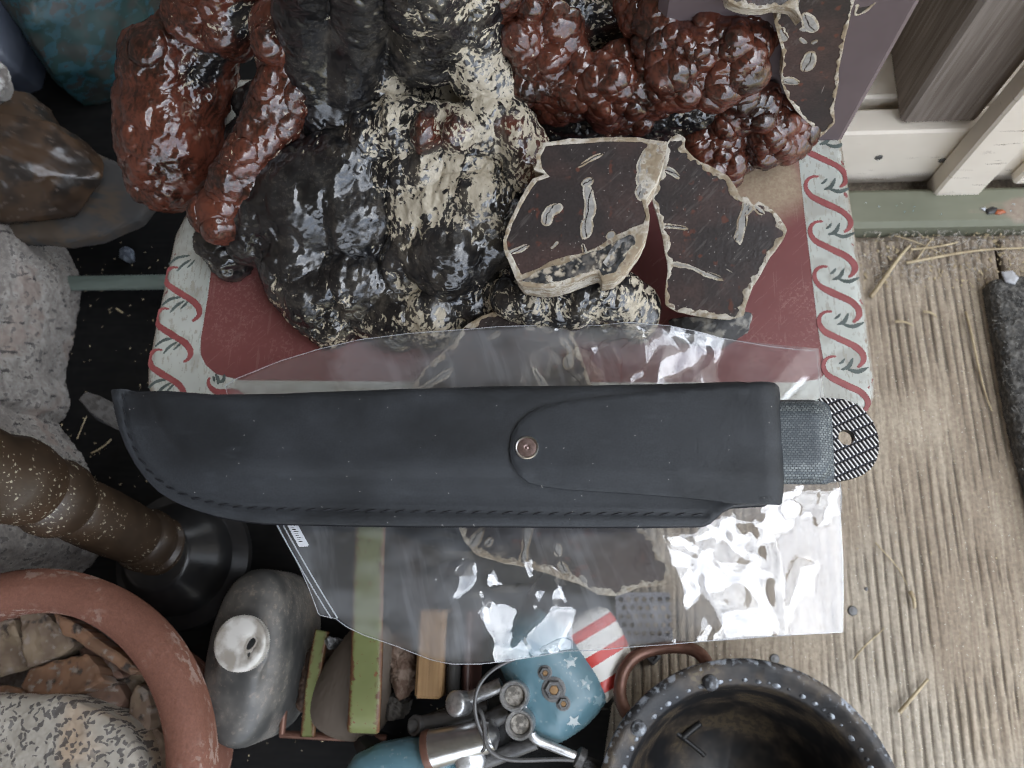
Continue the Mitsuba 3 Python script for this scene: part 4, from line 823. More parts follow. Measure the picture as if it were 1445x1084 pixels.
STL = LineString(spline(np.column_stack([FS.local(st_px), np.zeros(len(st_px))]), 120)[:, :2])
TOPL = LineString(FS.local([(180, 548), (300, 557), (400, 556), (600, 549), (800, 546), (960, 543), (1100, 541)]))
def sm(a, b, x):
    t = np.clip((x - a) / (b - a), 0, 1); return t * t * (3 - 2 * t)
flap_px = [(1098, 544), (1058, 546), (1040, 549), (1000, 552), (925, 560), (850, 567), (790, 575), (765, 581), (748, 590), (733, 603), (724, 620), (721, 640), (724, 658), (733, 674), (748, 685), (770, 690), (800, 694), (880, 699), (960, 705), (1035, 713), (1060, 714), (1100, 714), (1102, 690), (1101, 600)]
FP = poly_of(FS, flap_px, smooth_it=0.0008)
def body_z(v, d=None):
    p = shapely.points(v[:, 0], v[:, 1]); dw = shapely.distance(p, WELT); dt = shapely.distance(p, TOPL); ds = shapely.distance(p, STL)
    z = 0.0082 * sm(0.0085, 0.030, dw) + 0.0008 * sm(0, 0.003, dw) - 0.0008
    x = v[:, 0]; z *= 0.86 + 0.14 * sm(FS.local([(200, 640)])[0][0], FS.local([(1050, 640)])[0][0], x)
    R = 0.006; z -= 0.0065 * (1 - np.sqrt(np.maximum(1 - np.maximum(1 - dt / R, 0) ** 2, 0))) * sm(0.004, 0.012, dw)
    z -= 0.0011 * np.exp(-(ds / 0.0010) ** 2)
    z += 0.0006 * (meshkit.fbm(np.column_stack([v * [25, 60], v[:, 0] * 0]), 3, 8) - 0.5) - 0.0006 * np.exp(-((dw - 0.021) / 0.0025) ** 2)
    fd = shapely.distance(p, FP)
    return z - 0.0002 * np.exp(-(fd / 0.003) ** 2)
m, _ = plate(SP_, 0.0010, lambda v, d: body_z(v) - 0.0006 * (1 - np.clip(d / 0.0009, 0, 1)) ** 2, -0.0110, FS, 0.0016)
obj('body', m, 'mat_leather', sh, smooth=True)
m, _ = plate(SP_.buffer(0.0006).buffer(-0.0001), 0.0015, -0.0058, -0.0066, FS, 0.006); obj('welt', m, 'mat_thread', sh, smooth=30)
xR = FS.local([(1100, 630)])[0][0]
FLOW = LineString(FS.local([(760, 700), (880, 704), (960, 708), (1110, 716)]))
def flap_z(v, d):
    p = shapely.points(v[:, 0], v[:, 1]); dt = shapely.distance(p, TOPL); dl = shapely.distance(p, FLOW); x = v[:, 0]
    z = 0.0078 * (0.90 + 0.10 * sm(FS.local([(700, 640)])[0][0], FS.local([(1050, 640)])[0][0], x)) + 0.0028
    z = z - 0.0050 * (1 - np.sqrt(np.maximum(1 - np.maximum(1 - dt / 0.006, 0) ** 2, 0))) - 0.0028 * (1 - sm(0.0, 0.013, dl))
    z = z - 0.0006 * (1 - np.clip(d / 0.0010, 0, 1)) ** 2
    t = np.clip((x - (xR - 0.010)) / 0.0105, 0, 1); z = z - 0.0075 * (1 - np.sqrt(np.maximum(1 - t ** 2, 0)))
    return z + 0.0006 * (meshkit.fbm(np.column_stack([v * 45, x * 0]), 3, 9) - 0.5)
m, _ = plate(FP, 0.0010, flap_z, lambda v, d: flap_z(v, d) - 0.0027, FS, 0.0016)
obj('flap', m, 'mat_leather', sh, smooth=True)
L = STL.length; ns = int(L / (21.5 * mpp(600, 720, ZS)))
for i in range(ns):
    s = np.linspace((i + .12) / ns, (i + .80) / ns, 7); c = np.array([STL.interpolate(x, normalized=True).coords[0] for x in s])
    tt = c[-1] - c[0]; nrm = np.array([-tt[1], tt[0]]) / np.linalg.norm(tt); c = c + np.outer(np.linspace(-1, 1, 7) * 0.00055, nrm)
    z = body_z(c) + 0.0004 * np.sin(np.linspace(0, np.pi, 7)) + 0.0006
    obj('stitch', tube(FS.world(c, z - 0.0002), 0.00042 * np.sin(np.linspace(0.25, np.pi - 0.25, 7)) ** .5, 7), 'mat_thread', sh, smooth=True)
c = FS.local([(745.5, 638)]); zc = float(flap_z(c, np.array([0.01]))[0]) - .0002; sc = FS.world(c, [zc])[0]
sn = obj('snap', lathe([(0.0046, 0), (0.0054, 0.0001), (0.0053, 0.0009), (0.0050, 0.0013), (0.0045, 0.0012), (0.0044, 0.0007), (0.0002, 0.0007)], sc, n=48), 'mat_snap_rim', sh, 'round steel snap button', smooth=25)
obj('snap_face', lathe([(0.0044, 0.0006), (0.0043, 0.00095), (0.0030, 0.0011), (0.0014, 0.00105), (0.0009, 0.0007), (0.0006, 0.0009), (0.0001, 0.001)], sc, n=40), 'mat_snap', sn, smooth=25)

# ------------------------------------------------------------------ stones at the left
v, f = loft_rock([(-160, 150), (-20, 175), (15, 240), (35, 285), (62, 320), (82, 362), (83, 400), (76, 440), (70, 470), (60, 505), (57, 530), (66, 552), (60, 575), (46, 588), (60, 610), (72, 628), (85, 645), (95, 668), (104, 720), (108, 770), (98, 815), (60, 850), (-160, 860)],   .035, .20, 0.003, .004, 30, 3, na=520, nr=110, power=1.9, shift=(-.02, 0), facet=.12, taper=.98)
v = displace(v, f, 0.0032, np.array([60, 150, 110]), 4, 8, True); v = displace(v, f, 0.0009, np.array([420, 420, 420]), 3, 9)
obj('stone', (v, f), 'mat_grey_stone', smooth=True, label='big pale pinkish grey weathered stone along the left edge', cat='stone')
v, f = loft_rock([(-120, 190), (0, 178), (40, 140), (62, 132), (78, 165), (100, 200), (128, 205), (150, 232), (165, 262), (162, 282), (130, 300), (60, 312), (-120, 330)], .083, .150, .0797, .003, 40, 13, na=260, nr=50, power=2.0, facet=.2)
obj('stone', (v, f), 'mat_vertex_gloss', smooth=True, color=tint(v, (.030, .019, .013), ((.052, .030, .017), 35, .45, .12), ((.020, .015, .012), 60, .52, .1), ((.085, .066, .055), 240, .66, .06)), label='honey brown translucent looking stone with broken faces standing on a grey disc', cat='stone')
v, f = loft_rock([(-140, 220), (0, 180), (120, 210), (190, 245), (226, 290), (205, 318), (150, 342), (100, 350), (60, 345), (-140, 360)], .066, .0795, .05, .0012, 60, 15, na=260, nr=20, power=6)
obj('stone', (v, f), 'mat_vertex_stone', smooth=True, color=tint(v, (.045, .042, .040), ((.065, .048, .034), 40, .5, .1), ((.04, .04, .04), 200, .55, .1)), label='flat grey saw cut stone disc under the honey brown stone', cat='stone')
v, f = loft_rock([(-60, 95), (0, 98), (35, 101), (55, 115), (63, 133), (50, 147), (25, 162), (0, 178), (-60, 190)], .172, .192, .15, .003, 90, 17, na=240, nr=30, facet=.6)
v = displace(v, f, .0012, 300, 3, 4, True)
obj('stone', (v, f), 'mat_vertex_stone', smooth=True, color=tint(v, (.24, .225, .21), ((.13, .115, .105), 90, .5, .1), ((.36, .35, .33), 200, .52, .1)), label='small rough grey stone on top of the honey brown stone', cat='stone')
v, f = loft_rock([(22, -10), (25, -90), (110, -130), (200, -90), (226, -20), (230, 20), (226, 46), (205, 68), (180, 95), (150, 120), (125, 137), (108, 140), (90, 126), (66, 100), (45, 70), (32, 40)], .03, .13, .004, .003, 50, 19, na=260, nr=40, facet=.1, taper=.97)
obj('stone', (v, f), 'mat_teal', smooth=True, label='blue green crusted stone at the top left', cat='stone')
v, f = loft_rock([(-160, -160), (20, -160), (40, 0), (36, 60), (28, 100), (0, 112), (-160, 120)], .05, .09, .004, .0006, 30, 23, power=3)
obj('pot', (v, f), 'mat_vertex_satin', smooth=True, color=tint(v, (.085, .10, .135), ((.11, .125, .16), 30, .5, .2)), label='smooth slate blue pot at the top left corner behind the blue green stone', cat='pot')
v, f = loft_rock([(170, -140), (330, -140), (340, 40), (300, 110), (260, 130), (205, 110), (175, 40)], .02, .03, .004, .0012, 90, 25, power=8)
v = displace(v, f, .0009, 500, 2, 5, True)
obj('sack', (v, f), 'mat_vertex_stone', smooth=True, color=tint(v, (.085, .055, .032), ((.045, .028, .016), (160, 400, 300), .5, .1), ((.12, .085, .05), (400, 140, 300), .55, .1)), label='coarse brown fibre sack between the blue green stone and the red brown rock', cat='sack')
v, f = loft_rock([(117, 566), (127, 556), (142, 559), (180, 580), (190, 615), (165, 606), (133, 584)], .10, .108, .09, .0008, 200, 27, na=120, nr=14, power=5)
obj('shard', (v, f), 'mat_vertex_stone', smooth=True, color=tint(v, (.10, .095, .09), ((.06, .055, .05), 300, .5, .1)), label='grey stone shard poking out beside the tip of the sheath', cat='stone shard')
v, f = loft_rock([(150, 575), (180, 580), (192, 605), (175, 610), (158, 592)], .05, .0899, .004, .001, 80, 29, na=100, nr=14, power=4)
obj('stone', (v, f), 'mat_vertex_stone', smooth=True, color=tint(v, (.03, .03, .03), ((.05, .05, .05), 80, .5, .1)), label='dark stone that carries the grey shard beside the sheath tip', cat='stone')
p0, p1 = at(85, 398, .026), at(275, 398, .026); kx = 11 * mpp(160, 398, .026)
rl = thing('painted_rail', 'pale green painted bar in the dark gap left of the chair seat', 'bar')
obj('bar', box(p0[0] - .10, p1[0], p0[1] - kx, p0[1] + kx, .020, .026, .002), 'mat_vertex_satin', rl, smooth=True, color=np.tile([.13, .16, .14], (24, 1)))
for x in (p0[0] - .09, p1[0] - .012): obj('foot', box(x, x + .012, p0[1] - kx + .001, p0[1] + kx - .001, .004, .0198, .001), 'mat_black', rl, smooth=False)
v, f = loft_rock([(170, 352), (178, 348), (187, 352), (187, 366), (178, 370), (169, 364)], .010, .014, .0045, .0004, 300, 31, na=60, nr=10)
obj('pebble', (v, f), 'mat_vertex_stone', smooth=True, color=tint(v, (.13, .15, .18), ((.06, .07, .09), 300, .5, .1)), label='small blue grey pebble in the dark gap left of the chair', cat='pebble')

# ------------------------------------------------------------------ turned candlestick
cs = thing('candlestick', 'dark brown turned stem standing on a black round base, at the left', 'candlestick')
cb = at(268, 790, .0); q0, q1 = at(222, 770, .050), at(-60, 640, .215); ax = (q1 - q0); Lc = np.linalg.norm(ax); ax /= Lc
kk = mpp(200, 750, .07)
obj('base', lathe([(.052, .0045), (.054, .008), (.053, .013), (.046, .017), (.043, .019), (.041, .026), (.037, .034), (.030, .042), (.026, .050), (.022, .052)], [cb[0], cb[1], 0], n=96), 'mat_dark_gloss', cs, 'glossy black round base', smooth=40)
pf = [(.019, -.012), (.0215, -.006), (.0215, .0), (.0190, .003), (.0200, .006), (.0222, .010), (.0225, .016), (.0205, .021), (.0192, .022), (.0198, .024), (.0208, .04), (.0212, .06), (.0208, .078), (.0198, .084), (.0192, .086), (.0215, .089), (.0240, .096), (.0245, .104), (.0225, .112), (.0215, .114), (.0235, .118), (.0255, .128), (.0255, .138), (.0215, .150), (.0215, .20), (.018, .21)]
obj('stem', lathe(pf, q0, ax, n=96), 'mat_turned', cs, smooth=25)

# ------------------------------------------------------------------ terracotta pot with stones
tz = 0.150; tc = at(-14, 1118, tz); tr = 305 * mpp(200, 1000, tz)
tp_ = thing('terracotta_pot', 'round terracotta pot with dusty rim, full of stones, at the lower left', 'pot')
w = tr * 0.215
obj('body', lathe([(tr * .62, .0045), (tr * .80, tz * .7), (tr * .90, tz - .032), (tr - .008, tz - .030), (tr - .002, tz - .024), (tr, tz - .012), (tr - .003, tz - .004), (tr - .010, tz), (tr - w + .008, tz - .001), (tr - w + .002, tz - .006), (tr - w, tz - .016), (tr - w - .001, tz - .05), (tr * .60, .05), (.002, .048)], [tc[0], tc[1], 0], n=160), 'mat_terra', tp_, smooth=40)
BR = [((.155, .085, .05), (.22, .12, .07)), ((.14, .10, .07), (.20, .15, .10)), ((.17, .115, .08), (.22, .16, .11)), ((.13, .075, .05), (.19, .11, .08))]
PS = [([(-40, 900), (-5, 880), (18, 876), (26, 890), (30, 930), (40, 942), (15, 950), (-40, 960)], .118, 1, 'brown block of stone at the left edge inside the terracotta pot'),
      ([(28, 868), (55, 862), (80, 880), (100, 900), (102, 912), (85, 925), (60, 935), (40, 940), (33, 915)], .120, 1, 'grey and rust coloured stone nearest the far rim of the terracotta pot'),
      ([(30, 968), (42, 945), (80, 932), (118, 924), (132, 940), (144, 960), (112, 975), (80, 984), (45, 980)], .122, 0, 'flat orange brown stone in the middle of the terracotta pot'),
      ([(78, 868), (100, 876), (140, 905), (175, 928), (192, 945), (180, 950), (140, 925), (110, 905), (90, 895)], .126, 0, 'long thin orange shard along the inner rim of the terracotta pot'),
      ([(110, 915), (130, 912), (160, 940), (172, 955), (150, 965), (138, 945), (120, 930)], .106, 3, 'dark red brown crumbly stone behind the flat orange one in the pot'),
      ([(124, 980), (140, 965), (165, 962), (176, 985), (162, 1004), (140, 995)], .116, 3, 'reddish stone right of the flat orange one in the pot'),
      ([(168, 965), (190, 948), (205, 948), (198, 970), (172, 992)], .102, 1, 'narrow grey brown stone wedged against the rim of the pot'),
      ([(182, 985), (192, 968), (205, 975), (212, 1000), (208, 1030), (190, 1036), (180, 1020)], .114, 2, 'upright tan stone at the right inside the pot'),
      ([(206, 985), (222, 970), (245, 1020), (246, 1050), (228, 1030)], .104, 1, 'grey brown stone leaning on the right rim inside the pot'),
      ([(192, 1038), (215, 1022), (235, 1050), (248, 1090), (230, 1130), (205, 1100)], .112, 2, 'smooth tan stone at the bottom right inside the pot'),
      ([(-40, 965), (0, 968), (40, 975), (45, 992), (0, 1000), (-40, 1000)], .116, 0, 'pinkish brown stone behind the speckled stone in the pot'),
      ([(-40, 885), (-10, 872), (5, 868), (0, 880), (-40, 900)], .112, 2, 'thin dark stone at the far left inside the rim of the pot')]
for i, (o, zt, bi, lb) in enumerate(PS):
    r = np.random.default_rng(70 + i); cx, cy = np.mean(o, 0); tl_ = r.uniform(-.22, .22, 2); z0_ = zt + .004; p0_ = at(cx, cy, z0_)
    fr = Frame(p0_, p0_ + [.02, 0, .02 * tl_[0]], p0_ + [0, .02, .02 * tl_[1]])
    po = poly_of(fr, [(cx + (x - cx) * 1.06, cy + (y - cy) * 1.06) for x, y in o], .0011, 60 + i, .0011)
    th = .022 if bi in (1, 3) else .014
    m, d = plate(po, .0012, lambda v, d: .0034 * (meshkit.fbm(np.column_stack([v * 95, v[:, 0] * 0 + i]), 4, i) - .5) - .0014 * (1 - np.clip(d / .0018, 0, 1)) ** 2 + (.003 * np.floor(3 * meshkit.noise(np.column_stack([v * 90, v[:, 0] * 0]), i)) / 3 if bi in (1, 3) else 0), -th, fr, .0014)
    obj('stone', m, 'mat_vertex_stone', smooth=True, color=tint(m[0], BR[bi][0], (BR[bi][1], 60, .45, .12), ((.05, .038, .03), 160, .60, .08), ((.23, .19, .16), 260, .60, .08), seed=i), label=lb, cat='stone')
m, _ = plate(Point(tc[0], tc[1]).buffer(tr * .74, 48), .01, lambda v, d: .002 * meshkit.noise(np.column_stack([v * 150, v[:, 0] * 0])), -.01, Frame([0, 0, .085], [1, 0, .085], [0, 1, .085]), .006)
obj('soil', m, 'mat_post', tp_, smooth=True)
v, f = loft_rock([(-160, 990), (-60, 975), (0, 978), (50, 981), (90, 980), (118, 988), (145, 1002), (172, 1024), (192, 1050), (203, 1075), (210, 1110), (190, 1170), (60, 1210), (-160, 1200)], .148, .158, .10, .0018, 70, 90, na=300, nr=50, power=5.0)
obj('stone', (v, f), 'mat_speck', smooth=True, label='pale round stone with black speckles lying on top in the terracotta pot', cat='stone')

# ------------------------------------------------------------------ oval bottle
bz = .088; bc = at(352, 928, bz); kb = mpp(351, 927, bz); ha, hb = 63 * kb, 124 * kb
bc = at(340, 928, bz); ha *= .92
bt = thing('bottle', 'dusty dark oval bottle with a broken cream cap, seen from above', 'bottle')
cc = at(337, 908, .118)
V, F = [], []; n = 120; ang = np.arange(n) * 2 * np.pi / n
prof = [(.90, .0045), (.97, .010), (1.0, .03), (1.0, .072), (.985, .078), (.95, .083), (.89, .0865), (.78, .090), (.62, .093), (.45, .0955), (.34, .098), (.30, .100)]
for k_, (s, z) in enumerate(prof):
    ea, eb = ha * s, hb * s
    if s < .6: t = (.6 - s) / .3; ea, eb = ha * .6 * (1 - t) + .0165 * t, hb * .6 * (1 - t) + .0165 * t
    cx = bc[:2] * 1.0; t = np.clip((z - .09) / .016, 0, 1); cx = bc[:2] * (1 - t) + cc[:2] * t
    sup = 2 / 2.25; x = ea * np.sign(np.cos(ang)) * np.abs(np.cos(ang)) ** sup; y = eb * np.sign(np.sin(ang)) * np.abs(np.sin(ang)) ** sup
    a = math.radians(-3); V.append(np.column_stack([cx[0] + x * math.cos(a) - y * math.sin(a), cx[1] + x * math.sin(a) + y * math.cos(a), np.full(n, z)]))
i = np.arange(n); j = (i + 1) % n
for k_ in range(len(prof) - 1):
    p, q = k_ * n, k_ * n + n; F += [np.stack([p + i, p + j, q + j], 1), np.stack([p + i, q + j, q + i], 1)]
V = np.vstack(V + [[[*bc[:2], .0045]], [[*cc[:2], .1055]]]); m_ = len(V); F += [np.stack([j, i, i * 0 + m_ - 2], 1), np.stack([(len(prof) - 1) * n + i, (len(prof) - 1) * n + j, i * 0 + m_ - 1], 1)]
V = displace(V, np.vstack(F), .0008, 40, 3, 2)
obj('body', (V, np.vstack(F)), 'mat_bottle', bt, smooth=True)
FCP = Frame(cc + [0, 0, .006], cc + [1, 0, .046], cc + [0, 1, -.034]); kc2 = mpp(337, 908, .124)
cp = Point(*FCP.local([(337, 908)])[0]).buffer(38 * kc2, 48)
ho = poly_of(FCP, [(345, 913), (350, 903), (356, 899), (360, 904), (357, 911), (351, 917), (346, 917)], smooth_it=.0003); h2 = poly_of(FCP, [(347, 923), (351, 919), (352, 924), (349, 928)])
cpz = lambda v, d: .0004 * meshkit.fbm(np.column_stack([v * 200, v[:, 0] * 0]), 3, 2) - .0016 * np.exp(-(shapely.distance(shapely.points(v[:, 0], v[:, 1]), ho) / .003) ** 2) - .0012 * (1 - np.clip(d / .0014, 0, 1)) ** 2
m, _ = plate(cp.difference(ho).difference(h2), .0012, cpz, -.0014, FCP, .0014); cap = obj('cap', m, 'mat_cap', bt, 'cream screw cap with a hole broken through it', smooth=True)
m, _ = plate(cp.buffer(-.0006).difference(cp.buffer(-.0022)), .0012, -.0012, -.0085, FCP, .002); obj('skirt', m, 'mat_cap', cap, smooth=30)
cl = FCP.local([(337, 908)])[0]
for a in np.linspace(0, 2 * np.pi, 72, endpoint=False):
    u = np.array([math.cos(a), math.sin(a)]); R_ = 38 * kc2
    p = FCP.world(np.vstack([cl + u * (R_ - .0001)] * 2), [-.0075, -.0013]); obj('knurl', tube(p, .00042, 5), 'mat_cap', cap, smooth=True)

# ------------------------------------------------------------------ green strap frame and what it stands before
gf = thing('metal_frame', 'rusty frame with a lime green painted flat strap, below the clear bag', 'frame')
zt = .098
def strap(path_px, half, thick, name, mat='mat_lime', label=None):
    P = np.array([at(x, y, z) for x, y, z in path_px]); P = spline(P, 60); hw = half * mpp(path_px[1][0], path_px[1][1], path_px[1][2])
    t = np.gradient(P, axis=0); t /= np.linalg.norm(t, axis=1, keepdims=True); s = np.cross(t, np.cross([1.0, 0, 0], t)); s = np.tile([1.0, 0, 0], (60, 1)) - t * t[:, :1]; s /= np.linalg.norm(s, axis=1, keepdims=True); n_ = np.cross(s, t)
    n_ *= np.sign(n_[:, 2:3] + 1e-9)
    across = np.linspace(-1, 1, 13); top = np.vstack([P + s * hw * a + n_ * (thick / 2 - (abs(a) > .99) * thick * .3) for a in across]); bot = np.vstack([P + s * hw * a - n_ * thick / 2 for a in across])
    uvd = np.concatenate([np.repeat((1 - np.abs(across)) * hw, 60)] * 2)
    V = np.vstack([top, bot]); N = len(top); F = []
    for a in range(12):
        for b in range(59):
            p, q = a * 60 + b, a * 60 + 60 + b
            F += [[p, p + 1, q + 1], [p, q + 1, q], [N + p, N + q + 1, N + p + 1], [N + p, N + q, N + q + 1]]
    for b in range(59):
        F += [[b, N + b + 1, b + 1], [b, N + b, N + b + 1]]; o = 12 * 60 + b; F += [[o, o + 1, N + o + 1], [o, N + o + 1, N + o]]
    for e_ in (0, 59):
        for a in range(12):
            p, q = a * 60 + e_, a * 60 + 60 + e_; F += [[p, q, N + q], [p, N + q, N + p]]
    return obj(name, (V, np.array(F)), mat, gf, label, smooth=True, uv=np.stack([uvd, uvd], 1))
strap([(523, 742, zt), (519, 860, zt), (517, 940, zt), (514, 1005, zt), (513, 1024, zt - .004), (513, 1031, zt - .014), (513, 1030, zt - .055)], 22, .0030, 'strap', label='lime green painted strap with rusty edges')
strap([(455, 890, .055), (447, 930, .055), (440, 980, .055), (434, 1040, .055)], 10, .0028, 'strap', label='darker olive strap at the left of the frame')
obj('rod', tube(np.array([at(412, 890, .05), at(405, 960, .05), at(398, 1036, .05)]), .0022, 10), 'mat_copper', gf, smooth=True)
obj('rod', tube(np.array([at(396, 1036, .04), at(470, 1040, .04), at(545, 1042, .04)]), .0026, 10), 'mat_copper', gf, smooth=True)
cn0, cn1 = at(498, 990, .022), at(530, 900, .060); axc = cn1 - cn0
obj('cone_stone', lathe([(.004, -.004), (.027, -.003), (.030, 0), (.0295, .004), (.023, .03), (.017, .055), (.012, .07), (.004, .074)], cn0 + [0, 0, .012], axc, n=64), 'mat_vertex_stone', smooth=True, color=np.tile([.085, .066, .05], (64 * 8 + 2, 1)), label='smooth tan cone shaped stone behind the lime green strap', cat='stone')
for o, z0_, col, lb in (([(555, 895), (585, 910), (590, 945), (580, 965), (566, 985), (552, 950), (545, 915)], .05, ((.10, .06, .04), (.17, .12, .09)), 'crumbly brown bark piece right of the lime green strap'),
                        ([(425, 940), (445, 915), (470, 905), (485, 930), (470, 960), (450, 1010), (425, 1000)], .03, ((.05, .028, .018), (.10, .06, .04)), 'dark brown bark piece left of the lime green strap'),
                        ([(545, 985), (560, 975), (575, 990), (570, 1010), (552, 1015)], .03, ((.04, .035, .03), (.08, .07, .06)), 'small dark bark scrap below the brown bark piece')):
    v, f = loft_rock(o, z0_, z0_ + .014, .005, .004, 90, len(lb), na=160, nr=24); v = displace(v, f, .0016, 300, 3, 3, True)
    obj('bark', (v, f), 'mat_vertex_stone', smooth=True, color=tint(v, col[0], (col[1], 160, .45, .15)), label=lb, cat='bark')
v, f = loft_rock([(458, 898), (470, 893), (482, 900), (480, 915), (465, 917)], .052, .062, .04, .002, 160, 71, na=100, nr=16, facet=.5)
obj('stone', (v, f), 'mat_vertex_gloss', smooth=True, color=tint(v, (.15, .155, .16), ((.05, .05, .05), 200, .5, .1)), label='small silvery grey stone just below the lower left edge of the bag', cat='stone')
c0, c1 = at(584, 986, .075), at(626, 905, .075)
obj('wood_block', box(c0[0], c1[0], c0[1], c1[1] + .02, .004, .075, .002), 'mat_wood', smooth=30, label='light brown sawn wood block below the bag, right of the bark piece', cat='wood block')
c0, c1 = at(627, 985, .068), at(648, 905, .068)
obj('wood_block', box(c0[0] + .0005, c1[0], c0[1], c1[1] + .02, .004, .068, .003), 'mat_vertex_stone', smooth=True, color=np.tile([.045, .043, .04], (24, 1)), label='dark grey wood block against the light brown block', cat='wood block')
c0, c1 = at(649, 1010, .062), at(667, 905, .062)
obj('slat', box(c0[0], c1[0], c0[1], c1[1] + .02, .004, .062, .002), 'mat_vertex_satin', smooth=True, color=np.tile([.085, .042, .034], (24, 1)), label='narrow red brown slat between the wood blocks and the toy motorcycle', cat='slat')

# ------------------------------------------------------------------ toy motorcycle
mo = thing('toy_motorcycle', 'metal toy motorcycle with blue star painted tank and red striped white fender, below the bag', 'toy motorcycle')
Q = lambda x, y, z=.080: at(x, y, z)
FTK = Frame(Q(760, 960, .078), Q(850, 960, .074), Q(760, 860, .080))
tank_px = [(690, 905), (699, 931), (713, 960), (727, 990), (742, 1018), (752, 1035), (762, 1043), (774, 1048), (788, 1051), (800, 1046), (815, 1036), (829, 1026), (846, 1008), (857, 990), (859, 978), (855, 966), (847, 950), (836, 935), (825, 921), (810, 900), (795, 880), (760, 860), (715, 870)]
TP = poly_of(FTK, tank_px, smooth_it=.0015)
def tank_z(v, d): return .019 * np.sqrt(np.maximum(1 - np.maximum(1 - d / .022, 0) ** 2.2, 0)) - .004
m, _ = plate(TP, .0012, tank_z, -.020, FTK, .0018); tk = obj('fuel_tank', m, 'mat_blue_paint', mo, 'pale blue tank with white stars', smooth=50)
def star(c, r, rot):
    c = FTK.local([c])[0]; a = rot + np.arange(10) * np.pi / 5; R_ = np.where(np.arange(10) % 2 == 0, r, r * .45)
    return Polygon(c + np.column_stack([R_ * np.cos(a), R_ * np.sin(a)]))
for i, (x, y) in enumerate(((803, 930), (824, 960), (843, 985), (807, 1014), (742, 906))):
    p = star((x, y), .0050, .4 + i)
    def sz(v, d): return tank_z(v, shapely.distance(shapely.points(v[:, 0], v[:, 1]), TP.boundary)) + .00025
    m, _ = plate(p.intersection(TP.buffer(-.0008)), .0008, sz, lambda v, d: sz(v, d) - .0006, FTK, .0010); obj('star', m, 'mat_star', tk, smooth=40)
def nut(x, y, r):
    c = FTK.local([(x, y)]); z = float(tank_z(c, shapely.distance(shapely.points(c[:, 0], c[:, 1]), TP.boundary))[0]); o = FTK.world(c, [z - .0006])[0]
    k_ = obj('nut', lathe([(r, 0), (r, .0028), (r * .88, .0034), (r * .55, .0034), (r * .50, .0030), (r * .48, .0002), (.0001, .0001)], o, FTK.n, n=6), 'mat_dark_metal', tk, smooth=False)
    obj('washer', lathe([(r * 1.25, 0), (r * 1.25, .0009), (r * 1.15, .0011), (.001, .0011)], o, FTK.n, n=32), 'mat_dark_metal', k_, smooth=30)
    obj('bolt', lathe([(r * .46, 0), (r * .46, .0027), (r * .36, .0031), (.0001, .0031)], o, FTK.n, n=20), 'mat_wood', k_, smooth=30)
nut(779, 968, .0060); nut(767, 945, .0036); nut(792, 987, .0036)
FFD = Frame(Q(830, 900, .074), Q(890, 910, .070), Q(830, 850, .072))
fd_px = [(792, 886), (805, 874), (825, 862), (845, 856), (858, 858), (868, 870), (878, 888), (888, 910), (893, 925), (888, 945), (880, 962), (868, 980), (858, 992), (835, 985), (815, 940), (795, 905)]
m, _ = plate(poly_of(FFD, fd_px, smooth_it=.001), .0014, lambda v, d: .008 * np.sqrt(np.maximum(1 - np.maximum(1 - d / .014, 0) ** 2, 0)) - .002, -.016, FFD, .002); obj('fender', m, 'mat_stripe', mo, 'white fender with red stripes', smooth=50)
FRD = flat(.072)
m, _ = plate(poly_of(FRD, [(484, 1110), (489, 1082), (500, 1066), (530, 1052), (570, 1044), (612, 1040), (640, 1050), (650, 1110)], smooth_it=.001), .0014, lambda v, d: .010 * np.sqrt(np.maximum(1 - np.maximum(1 - d / .014, 0) ** 2, 0)) - .002, -.014, FRD, .002); obj('side_panel', m, 'mat_blue_paint', mo, 'blue side panel at the bottom edge', smooth=50)
def cup(x, y, z, r, axis, name, lens=True):
    o = Q(x, y, z); kx = mpp(x, y, z); r = r * kx; ax_ = np.array(axis, float); ax_ /= np.linalg.norm(ax_)
    k_ = obj(name, lathe([(r * .70, -.020), (r * .98, -.016), (r, -.002), (r * .99, .0), (r * .92, .0012), (r * .80, .0012), (r * .70, -.001), (r * .66, -.0035), (.0002, -.0038)], o, ax_, n=48), 'mat_metal', mo, smooth=30)
    obj('lens', lathe([(r * .67, -.0036), (r * .62, -.0024), (r * .3, -.0016), (.0002, -.0014)], o, ax_, n=40), 'mat_dusty_lens', k_, 'dusty round dial', smooth=30)
cup(725, 982, .100, 21, (-.05, .05, 1), 'gauge'); cup(733, 1023, .098, 21, (-.03, -.02, 1), 'gauge')
a, b = Q(698, 1036, .084), Q(602, 1060, .078); ax_ = b - a; L_ = np.linalg.norm(ax_); kx = mpp(640, 1048, .08)
obj('headlight', lathe([(9 * kx, -.002), (20 * kx, .001), (23 * kx, .006), (25 * kx, L_ * .6), (27 * kx, L_ * .95), (26 * kx, L_), (23 * kx, L_ - .001), (21 * kx, L_ - .004), (.0002, L_ - .006)], a, ax_, n=56), 'mat_chrome', mo, 'dull chrome headlight with worn red brown end', smooth=30)
obj('headlight_rim', lathe([(27.2 * kx, L_ * .90), (28 * kx, L_ * .93), (27.6 * kx, L_ * 1.0), (25 * kx, L_ * 1.01)], a, ax_, n=56), 'mat_copper', mo, smooth=30)
def knob(x, y, z, r, axis, L_=.012):
    kx = mpp(x, y, z) * r; obj('knob', lathe([(kx * .6, -L_), (kx * .95, -L_ * .8), (kx, -L_ * .1), (kx * .93, 0), (kx * .7, .0015), (.0002, .0022)], Q(x, y, z), axis, n=40), 'mat_metal', mo, smooth=40)
